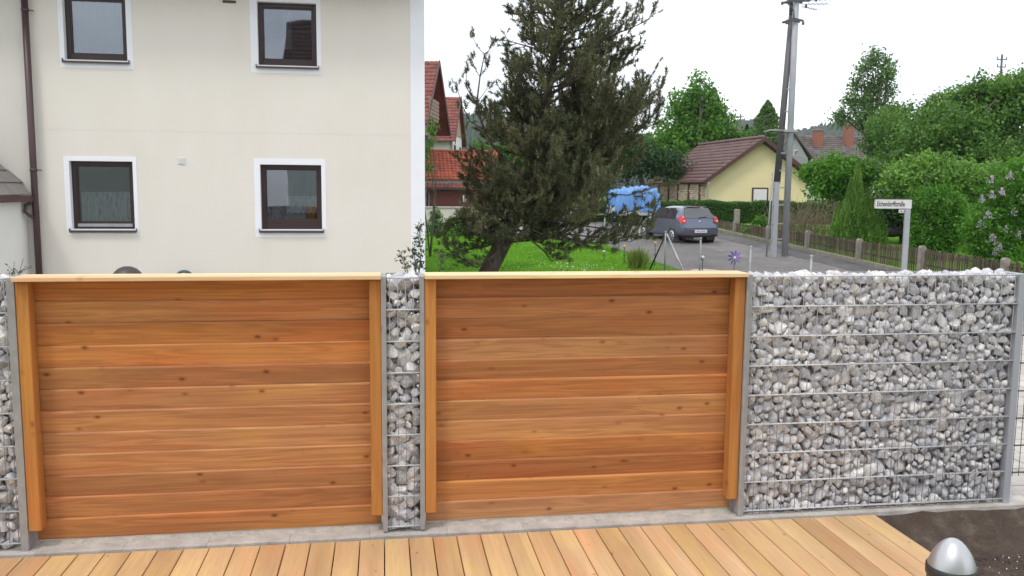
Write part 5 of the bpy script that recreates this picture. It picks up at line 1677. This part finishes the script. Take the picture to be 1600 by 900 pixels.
limbs_mb((0, 0, 0), [(b[0], b[1], b[2]) for b in bl], .03, .008).build('stem', M['bark2'], t)

# ------------------------------------------------------------------ shrubs by the low wall
k = 0
for px_, w, h, lab in ((678, .75, 1.15, 'feathery green shrub before the low wall next to the house corner'), (701, .4, .75, 'smaller green shrub second from the house corner before the low wall'),
                       (717, .55, 1.1, 'upright green shrub third from the house corner before the low wall'), (738, .6, 1.0, 'green shrub before the low wall half hidden by pine')):
    p = atY(px_, 350, 28.6)
    t = thing('garden_shrub', lab, 'shrub', (p.x, 28.6, gz(28.6)), 0, 'shrubs before the low garden wall')
    leafy('foliage', M['leaf_mid'] if k % 2 else M['leaf_birch'], t, [(0, 0, h * .35, w * .5, .4, h * .4), (.05, 0, h * .7, w * .3, .3, h * .3)], 110, 14, .06, .085, .2)
    limbs_mb((0, 0, 0), [(random.gauss(0, .12), random.gauss(0, .1), h * random.uniform(.7, 1.05)) for _ in range(5)], .012, .004).build('stem', M['bark2'], t)
    k += 1

# ------------------------------------------------------------------ hedge across the street
t = thing('clipped_hedge', 'long clipped green hedge before the yellow outbuilding', 'hedge', (15.1, 36.6, gz(36)))
Lh, Hh = 10.5, 0.80
ha = -0.10
n = 60000
u = rng.uniform(-5.2, Lh, n); v = rng.uniform(0, 1, n)
face = rng.random(n)
X_ = np.where(face < .6, u, u); Y_ = np.where(face < .6, rng.normal(0, .06, n), rng.uniform(0, 1.0, n)); Z_ = np.where(face < .6, rng.uniform(0, Hh + .25, n), Hh + .25 + rng.normal(0, .035, n))
P = np.c_[X_, Y_ + ha * X_, Z_ + .04 * np.sin(X_ * 1.7) + .03 * np.sin(X_ * 5.1)]
V, F = quads_at(P, .075, .6)
link('foliage', np_mesh('foliage', V, F, M['leaf_hedge']), t)
MB().prism([(-5.2, .08 + .52, 0), (Lh, .08 - 1.05, 0), (Lh, .9 - 1.05, 0), (-5.2, .9 + .52, 0)], (0, 0, Hh + .2)).build('dark_core', M['leaf_dark'], t)  # solid block in dark leaf colour fills the inside of the hedge

# bare twiggy shrub
t = thing('bare_shrub', 'leafless brown twiggy shrub behind the picket fence by the pole', 'shrub', (16.4, 26.5, gz(26.5)))
mb = MB()
for _ in range(260):
    b = Vector((random.uniform(-1.3, 1.2), random.gauss(0, .25), 0))
    d = Vector((random.gauss(0, .28), random.gauss(0, .2), 1)).normalized()
    L = random.uniform(.7, 1.75)
    q = b + d * L * .5; r = q + (d + Vector((random.gauss(0, .2), 0, 0))).normalized() * L * .5
    mb.tube([b, q, r], [.010, .007, .003], 3, False, False)
    for _ in range(3):
        s0 = q.lerp(r, random.random()); mb.tube([s0, s0 + Vector((random.gauss(0, .12), random.gauss(0, .1), random.uniform(.08, .25)))], .004, 3, False, False)
tag(mb.build('twigs', M['twig'], t, fix=False), kind='stuff')
leafy('leaves', M['leaf_shrub'], t, [(0, .2, .5, 1.3, .3, .5)], 90, 10, .09, .06, .2)

# low bright perennials behind the fence by the pole
t = thing('perennial_bed', 'low bright green perennials behind the pickets near the pole', 'plants', (16.15, 27.8, gz(27)))
leafy('foliage', M['leaf_bright'], t, [(-1.1, 0, .65, .35, .2, .25), (-.4, 0, .7, .3, .2, .28), (.1, 0, .62, .25, .2, .2), (-.6, 0, .4, 1.2, .25, .3)], 150, 12, .07, .11, .2)

# ------------------------------------------------------------------ thuja cluster
def spire(t, specs, n, size, mat):
    Ps, Ax = [], []
    for cx, cy, h, r in specs:
        m = int(n * h * r)
        z = rng.uniform(0, 1, m) ** 1.15
        prof_ = np.where(z < .25, .80 + .8 * z, 1.0 - ((z - .25) / .75) ** 1.35) * r
        a = rng.uniform(0, 2 * PI, m); lump = 1 + .16 * np.sin(5 * a + 9 * z) + .1 * np.sin(11 * a - 14 * z)
        rad = prof_ * lump * rng.uniform(.6, 1.05, m)
        Ps.append(np.c_[cx + rad * np.cos(a), cy + rad * np.sin(a), z * h])
        Ax.append(np.c_[np.cos(a) * .35, np.sin(a) * .35, np.ones(m)] + rng.normal(0, .25, (m, 3)))
    P = np.concatenate(Ps); A_ = np.concatenate(Ax); A_ /= np.linalg.norm(A_, axis=1)[:, None]
    V, F = quads_at(P, size, .35, 0, A_)
    link('crown', np_mesh('crown', V, F, mat), t)
    mb = MB()
    for cx, cy, h, r in specs: mb.tube([(cx, cy, -.1), (cx, cy, h * .85)], [.06, .02], 6)
    mb.build('trunk', M['bark2'], t)
t = thing('thuja', 'cluster of pointed green thuja spires left of the street sign', 'tree', (16.75, 23.6, gz(23.6)))
spire(t, [(0, 0, 3.2, .33), (-.42, -.1, 1.9, .30), (.40, -.1, 2.0, .30), (-.75, -.2, 1.25, .25), (.80, -.25, 1.5, .26), (.12, -.45, 1.55, .28), (-.2, .1, 2.5, .28), (.2, .1, 2.55, .26), (-.5, -.35, 1.3, .24), (.5, -.45, 1.2, .26), (-.15, -.4, 2.0, .24), (.65, .1, 1.8, .25), (-.62, .1, 1.65, .25)], 9500, .12, M['leaf_thuja'])

# round bush pair
t = thing('round_bush', 'rounded bright green bush right of the street sign', 'bush', (17.2, 19.6, gz(19.6)))
leafy('foliage', M['leaf_bright'], t, [(-.15, 0, 1.6, .72, .7, .78), (.55, .1, 1.45, .5, .6, .75), (-.35, 0, .8, .5, .6, .7), (.1, 0, .9, .7, .5, .8)], 1500, 14, .075, .085, .45)
limbs_mb((0, 0, 0), [(-.3, 0, 1.6), (.2, 0, 1.7), (.6, 0, 1.3), (-.1, .2, 2.0)], .05, .015).build('stem', M['bark2'], t)
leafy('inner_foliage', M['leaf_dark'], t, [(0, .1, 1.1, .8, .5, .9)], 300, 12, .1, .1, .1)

# lilac
t = thing('lilac_bush', 'lilac bush with pale purple blossom at the right picture edge', 'bush', (15.9, 15.3, gz(15.3)))
lb = [(-.25, 0, 1.3, .6, .6, .75), (.35, 0, 2.2, .6, .6, .8), (.9, .2, 1.6, .9, .7, 1.1), (.0, -.1, .7, .8, .6, .6), (1.3, .2, 2.5, .8, .7, .9)]
leafy('foliage', M['leaf_bright'], t, lb, 1700, 13, .08, .095, .4)
limbs_mb((0.2, 0, 0), [(b[0], b[1], b[2] + .2) for b in lb], .04, .012).build('stem', M['bark2'], t)
for (bx, by, bz_) in ((-.75, -.45, 1.95), (-.55, -.55, 1.72), (-.8, -.5, 1.45), (-.6, -.6, 1.05), (-.35, -.6, .95), (-.25, -.62, .78), (-.5, -.6, .62), (.05, -.65, 1.75), (-.3, -.5, 2.2), (-.12, -.5, 2.55), (.25, -.55, 2.75), (.4, -.6, 2.3), (-.55, -.4, 2.45), (.35, -.6, 1.95), (-.2, -.6, 1.3), (.55, -.7, 2.05), (.62, -.7, 2.5), (-.62, -.6, 2.2), (.15, -.7, 1.1)):
    bx += random.uniform(-.1, .1); bz_ += random.uniform(-.12, .12); m = random.randint(35, 110)
    z = rng.uniform(0, 1, m)
    P = np.c_[bx + rng.normal(0, .052, m) * (1.2 - z), by + rng.normal(0, .045, m) * (1.2 - z), bz_ + z * .2]
    V, F = quads_at(P, .035, .9)
    link('blossom', np_mesh('blossom', V, F, M['lilac']), t)

# big garden trees
def tree_px(name, label, px_, Yb, blobs_px, mat, clumps, per, cr, size, tr, group=None, inner=.45, ry=1.5):
    bx = at(px_, 300, Yb)
    base = Vector((bx.x, bx.y, gz(bx.y)))
    bl = []
    for (x, y, rx, rz) in blobs_px:
        p = at(x, y, Yb) - base
        s = Yb / 1350.0
        bl.append((p.x, p.y + random.uniform(-.6, .6), p.z, rx * s, max(rx * s * .8, .6) if ry is None else min(ry, rx * s * 1.2), rz * s))
    low = min(b[2] for b in bl)
    return broadleaf(name, label, 'tree', base, bl, mat, clumps, per, cr, size, max(low * .8, 1.2), tr, group, inner)
random.seed(3)
tree_px('apple_tree', 'spreading old fruit tree filling the right background', 1500, 36, [(1470, 205, 60, 34), (1540, 180, 48, 38), (1592, 155, 40, 42), (1608, 128, 22, 16), (1510, 150, 16, 10), (1425, 235, 42, 35), (1500, 250, 70, 40), (1585, 240, 60, 50), (1548, 140, 34, 18)],
        M['leaf_apple'], 2600, 14, .15, .155, .22, None, .5, 2.0)
tree_px('garden_tree', 'arching leafy tree with sky gaps above the street sign', 1410, 40, [(1385, 200, 30, 25), (1435, 185, 32, 22), (1475, 165, 30, 18), (1515, 148, 26, 16), (1402, 240, 36, 26)],
        M['leaf_apple'], 440, 18, .15, .15, .15, None, .6, 1.2)
tree_px('garden_tree', 'low bright bushy tree behind the thuja spires', 1320, 38, [(1300, 265, 32, 20), (1275, 270, 20, 12), (1345, 275, 30, 25), (1290, 290, 28, 18), (1330, 300, 30, 20)],
        M['leaf_bright'], 800, 13, .13, .17, .10, None, .4, 1.2)
tree_px('garden_tree', 'pale green tree top beside the right brick chimney', 1370, 55, [(1378, 200, 22, 20), (1398, 190, 22, 20), (1385, 220, 26, 22)],
        M['leaf_birch'], 800, 12, .2, .2, .14, None, .4, 1.5)
tree_px('garden_tree', 'dense green tree standing behind the round bush', 1470, 30, [(1440, 275, 45, 30), (1400, 290, 35, 28), (1500, 285, 40, 30), (1550, 290, 40, 35), (1590, 300, 35, 40)],
        M['leaf_light'], 1500, 13, .13, .14, .12, None, .4, 1.2)
tree_px('garden_tree', 'dark shaded tree low behind the round bush and sign', 1420, 33, [(1400, 330, 35, 25), (1450, 340, 40, 30), (1520, 345, 50, 30), (1360, 320, 20, 25)],
        M['leaf_dark'], 800, 12, .13, .15, .12, None, .3, 1.0)
tree_px('birch_tree', 'tall airy birch above the grey roofed house', 1352, 58, [(1366, 92, 12, 16), (1384, 98, 8, 14), (1352, 108, 14, 14), (1376, 118, 16, 16), (1342, 132, 13, 12), (1366, 140, 18, 16), (1390, 140, 8, 18), (1330, 158, 14, 12), (1356, 162, 18, 12), (1382, 165, 16, 12), (1314, 185, 14, 16), (1338, 182, 18, 12), (1398, 182, 12, 12), (1362, 188, 20, 12)],
        M['leaf_birch'], 430, 14, .24, .20, .16, None, .15, 1.6)
tree_px('bright_tree', 'tall bright green tree left of the yellow outbuilding', 1090, 62, [(1085, 140, 12, 22), (1060, 160, 10, 20), (1104, 150, 10, 22), (1122, 170, 9, 20), (1138, 185, 8, 12), (1085, 165, 22, 22), (1062, 190, 26, 26), (1115, 192, 24, 24), (1092, 215, 45, 32), (1060, 235, 35, 25), (1135, 215, 20, 20), (1150, 218, 18, 14), (1040, 225, 30, 35)],
        M['leaf_bright'], 1250, 14, .22, .24, .22, None, .5, 2.0)
tree_px('dark_tree', 'dark green tree low behind the pine and brown roof', 1010, 55, [(1000, 250, 45, 28), (1045, 258, 30, 25), (960, 255, 45, 25), (920, 245, 40, 30), (870, 250, 40, 28), (985, 230, 30, 20)],
        M['leaf_dark'], 1300, 12, .2, .2, .2, None, .4, 1.8)
tree_px('dark_tree', 'dark green hedge-like tree between garage and pine trunk', 790, 52, [(770, 250, 25, 18), (800, 245, 30, 22), (840, 255, 30, 22), (755, 232, 14, 10)],
        M['leaf_mid'], 700, 12, .18, .18, .14, None, .4, 1.5)
def conifer(label, px_, top, wpx, bot, D, mat):
    p = at(px_, bot, D); tp_ = at(px_, top, D)
    t = thing('conifer', label, 'tree', (p.x, p.y, gz(p.y)), 0, 'conifers beyond the outbuilding')
    z0 = p.z - gz(p.y) - 2.5; H_ = tp_.z - gz(p.y)
    m = 9000
    z = rng.uniform(0, 1, m) ** 1.3
    tier = .82 + .22 * np.abs(np.sin(z * 22))
    R0 = wpx / 2 * D / 1350
    rad = R0 * (1 - z) ** .75 * tier * rng.uniform(.35, 1.05, m)
    a = rng.uniform(0, 2 * PI, m)
    P = np.c_[rad * np.cos(a), rad * np.sin(a), z0 + z * (H_ - z0) - rad * .15]
    V, F = quads_at(P, .26, .5)
    link('crown', np_mesh('crown', V, F, mat), t)
    MB().tube([(0, 0, 0), (0, 0, H_ - .2)], [.2, .03], 6).build('trunk', M['bark2'], t)
conifer('conical green conifer behind the ridge of the brown tile roof', 1197, 158, 118, 226, 72, M['leaf_birch'])
conifer('second smaller conifer left of the conical one above the roof ridge', 1166, 196, 34, 225, 78, M['leaf_dark'])

# dark garden bench / cart seen under the sign
p = at(1397, 360, 33)
t = thing('covered_barrow', 'black covered garden cart standing on the lawn behind the sign', 'cart', (p.x, p.y, gz(p.y)))
bm = bmesh.new(); bmesh.ops.create_icosphere(bm, subdivisions=3, radius=1)
for v in bm.verts:
    v.co = Vector((math.copysign(abs(v.co.x) ** .6, v.co.x) * .40, math.copysign(abs(v.co.y) ** .7, v.co.y) * .3, .50 + math.copysign(abs(v.co.z) ** .7, v.co.z) * .22 + .02 * math.sin(v.co.x * 9)))
MB().bm(bm, True).build('cover', M['black'], t)
for s in (-1, 1):
    MB().box((s * .33 - .05, -.1, 0), (s * .33 + .05, .1, .35), .01).build('leg', M['black'], t)

# ------------------------------------------------------------------ bollard lamp in the foreground
pt = at(1490, 841, 3.0)
t = thing('bollard_lamp', 'black bollard with pointed brushed silver dome in the foreground', 'bollard', (pt.x, pt.y, -0.17))
ht = pt.z + 0.17
S_ = 0.088
prof_ = [(0, 0), (.008, -.001), (.018, -.004), (.032, -.012), (.046, -.025), (.059, -.041), (.070, -.059), (.078, -.077), (.083, -.092), (.0845, -.098)]
MB().lathe([(r, ht + z) for r, z in [(a * .92, b) for a, b in prof_]][::-1], n=48).build('dome', M['alu'], t)
MB().lathe([(.0795, ht - .0985), (.083, ht - .101), (.083, ht - .13), (.0795, ht - .133), (.0775, ht - .134), (.0775, ht - .30), (.0795, ht - .302), (.0795, 0.0)], n=40).build('shaft', M['black'], t)

# pebbles and clods on the damp earth
n = 3200
jv, jf, off = [], [], 0
for _ in range(n):
    k = random.randrange(len(STN)); v, f = STN[k]
    s = random.uniform(.003, .012)
    x, y = random.uniform(3.34, 6.0), random.uniform(-2.4, -.10)
    jv.append(v * np.array([s, s, s * .7]) + np.array([x, y, -0.168 + (0.05 * max(0, (y + .26) / .16) if y > -.26 else 0)])); jf.append(f + off); off += len(v)
tag(link('soil_clods', np_mesh('soil_clods', np.concatenate(jv), np.concatenate(jf), M['earth'], True)), 'crumbly brown soil clods scattered beside the deck', 'soil', kind='stuff')
n = 320
jv, jf, off = [], [], 0
for _ in range(n):
    k = random.randrange(len(STN)); v, f = STN[k]
    s = random.uniform(.002, .007)
    x, y = random.uniform(3.36, 5.6), random.uniform(-1.9, -.2)
    jv.append(v * s + np.array([x, y, -0.168])); jf.append(f + off); off += len(v)
tag(link('pebbles', np_mesh('pebbles', np.concatenate(jv), np.concatenate(jf), M['stone'], True)), 'loose pebbles strewn on the damp earth beside the deck', 'pebbles', kind='stuff')

# ------------------------------------------------------------------ hills with forest
def hill(name, pts, D, depth, n_trees, label, seed):
    """pts: skyline pixels at distance D"""
    g = random.Random(seed)
    nu, nv = 60, 14
    sk = [at(x, y, D) for x, y in pts]
    P0, P1 = sk[0], sk[-1]
    xs_ = [p.x for p in sk]; zs_ = [p.z for p in sk]; ys_ = [p.y for p in sk]
    vs, fs = [], []
    for j in range(nv + 1):
        f = j / nv
        for i in range(nu + 1):
            x = xs_[0] + (xs_[-1] - xs_[0]) * i / nu
            zt__ = np.interp(x, xs_, zs_); yt = np.interp(x, xs_, ys_)
            h = math.sin(f * PI) ** .8
            vs.append((x, yt + (f - .5) * 2 * depth, 1.5 + (zt__ - 13) * h + g.uniform(-1.5, 1.5) * h))
    for j in range(nv):
        for i in range(nu):
            q = j * (nu + 1) + i
            fs.append((q, q + 1, q + nu + 2, q + nu + 1))
    o = link(name, np_mesh(name, vs, fs, M['hill'], True)); tag(o, kind='structure')
    # tree cones
    cv, cf = [], []
    for _ in range(n_trees):
        i = g.uniform(0, nu - .001); f = g.uniform(.02, .56)
        j = f * nv
        i0, j0 = int(i), int(j)
        a = Vector(vs[j0 * (nu + 1) + i0]); b = Vector(vs[(j0 + 1) * (nu + 1) + i0 + 1])
        c = a.lerp(b, .5) + Vector((g.uniform(-.5, .5) * (xs_[-1] - xs_[0]) / nu, g.uniform(-.5, .5) * 2 * depth / nv, 0))
        H_ = g.uniform(8, 15); r = H_ * g.uniform(.20, .34)
        b0 = len(cv)
        k = 6
        for lv, (rr_, zz_) in enumerate(((r, .12 * H_ - 2), (r * .75, .5 * H_), (r * .12, H_))):
            for q in range(k):
                an = 2 * PI * q / k + g.random()
                cv.append((c.x + rr_ * math.cos(an), c.y + rr_ * math.sin(an), c.z + zz_))
        for lv in range(2):
            for q in range(k):
                cf.append((b0 + lv * k + q, b0 + lv * k + (q + 1) % k, b0 + (lv + 1) * k + (q + 1) % k, b0 + (lv + 1) * k + q))
    o = link('forest', np_mesh('forest', cv, cf, M['conifer_far'])); tag(o, label, 'forest', kind='stuff')
hill('hill', [(560, 200), (660, 186), (735, 180), (780, 183), (840, 190), (930, 205), (1000, 215)], 900, 180, 4200, 'dark conifer forest on the hill behind the left houses', 1)
hill('hill', [(1040, 230), (1110, 205), (1148, 190), (1165, 187), (1185, 198), (1210, 212), (1250, 235)], 1100, 160, 2200, 'wooded hilltop seen between bright tree and conifer', 2)
hill('hill', [(1180, 225), (1230, 208), (1265, 200), (1300, 191), (1340, 188), (1400, 195), (1500, 205), (1640, 210)], 1100, 180, 3600, 'wooded hill behind the grey roofed house', 3)

# ------------------------------------------------------------------ houses on the camera's side, seen only mirrored in the panes
bh = thing('tiled_house', 'neighbouring house behind the camera mirrored in upper panes', 'house', (-0.9, -15, -0.2))
MB().box((-3.3, -8, 0), (9, 0.2, 6.2)).build('wall', M['whitewall'], bh)
tiled('roof_tiles', (9.3, .7, 6.2), (-1, 0, 0), (0, -4.4, 4.0), 12.9, 5.95, .3, .36, M['tile_brown'], bh)
MB().prism([(-3.6, .7, 6.1), (-3.6, -3.7, 10.1), (-3.6, -8.2, 6.1)], (12.9, 0, 0)).build('roof_deck', M['verge'], bh)
bh = thing('low_house', 'lower grey roofed house behind the camera mirrored in left panes', 'house', (-12, -14, -0.2))
MB().box((-6, -7, 0), (6, 0, 5)).build('wall', M['greywall'], bh)
MB().prism([(-6.5, .5, 4.9), (-6.5, -3.5, 7.6), (-6.5, -7.5, 4.9)], (13, 0, 0)).build('roof', M['tile_grey'], bh)
for x in (-5, 5):
    MB().box((x - .5, 0.0, 1.2), (x + .5, .03, 2.5)).build('window', M['winframe'], bh)

# ------------------------------------------------------------------ haze
hz = MB().box((-1400, -70, -1.6), (1400, 1600, 150)).build('haze', None)
t = NT('haze_air')
t.n.remove(t.p)
pv = t.new('VolumePrincipled')
pv.inputs['Color'].default_value = (0.86, 0.92, 1.0, 1)
pv.inputs['Density'].default_value = 0.0002
pv.inputs['Anisotropy'].default_value = 0.0
t.lk(pv.outputs[0], t.n['Material Output'].inputs['Volume'])
hz.data.materials.append(t.m)
tag(hz, kind='stuff')
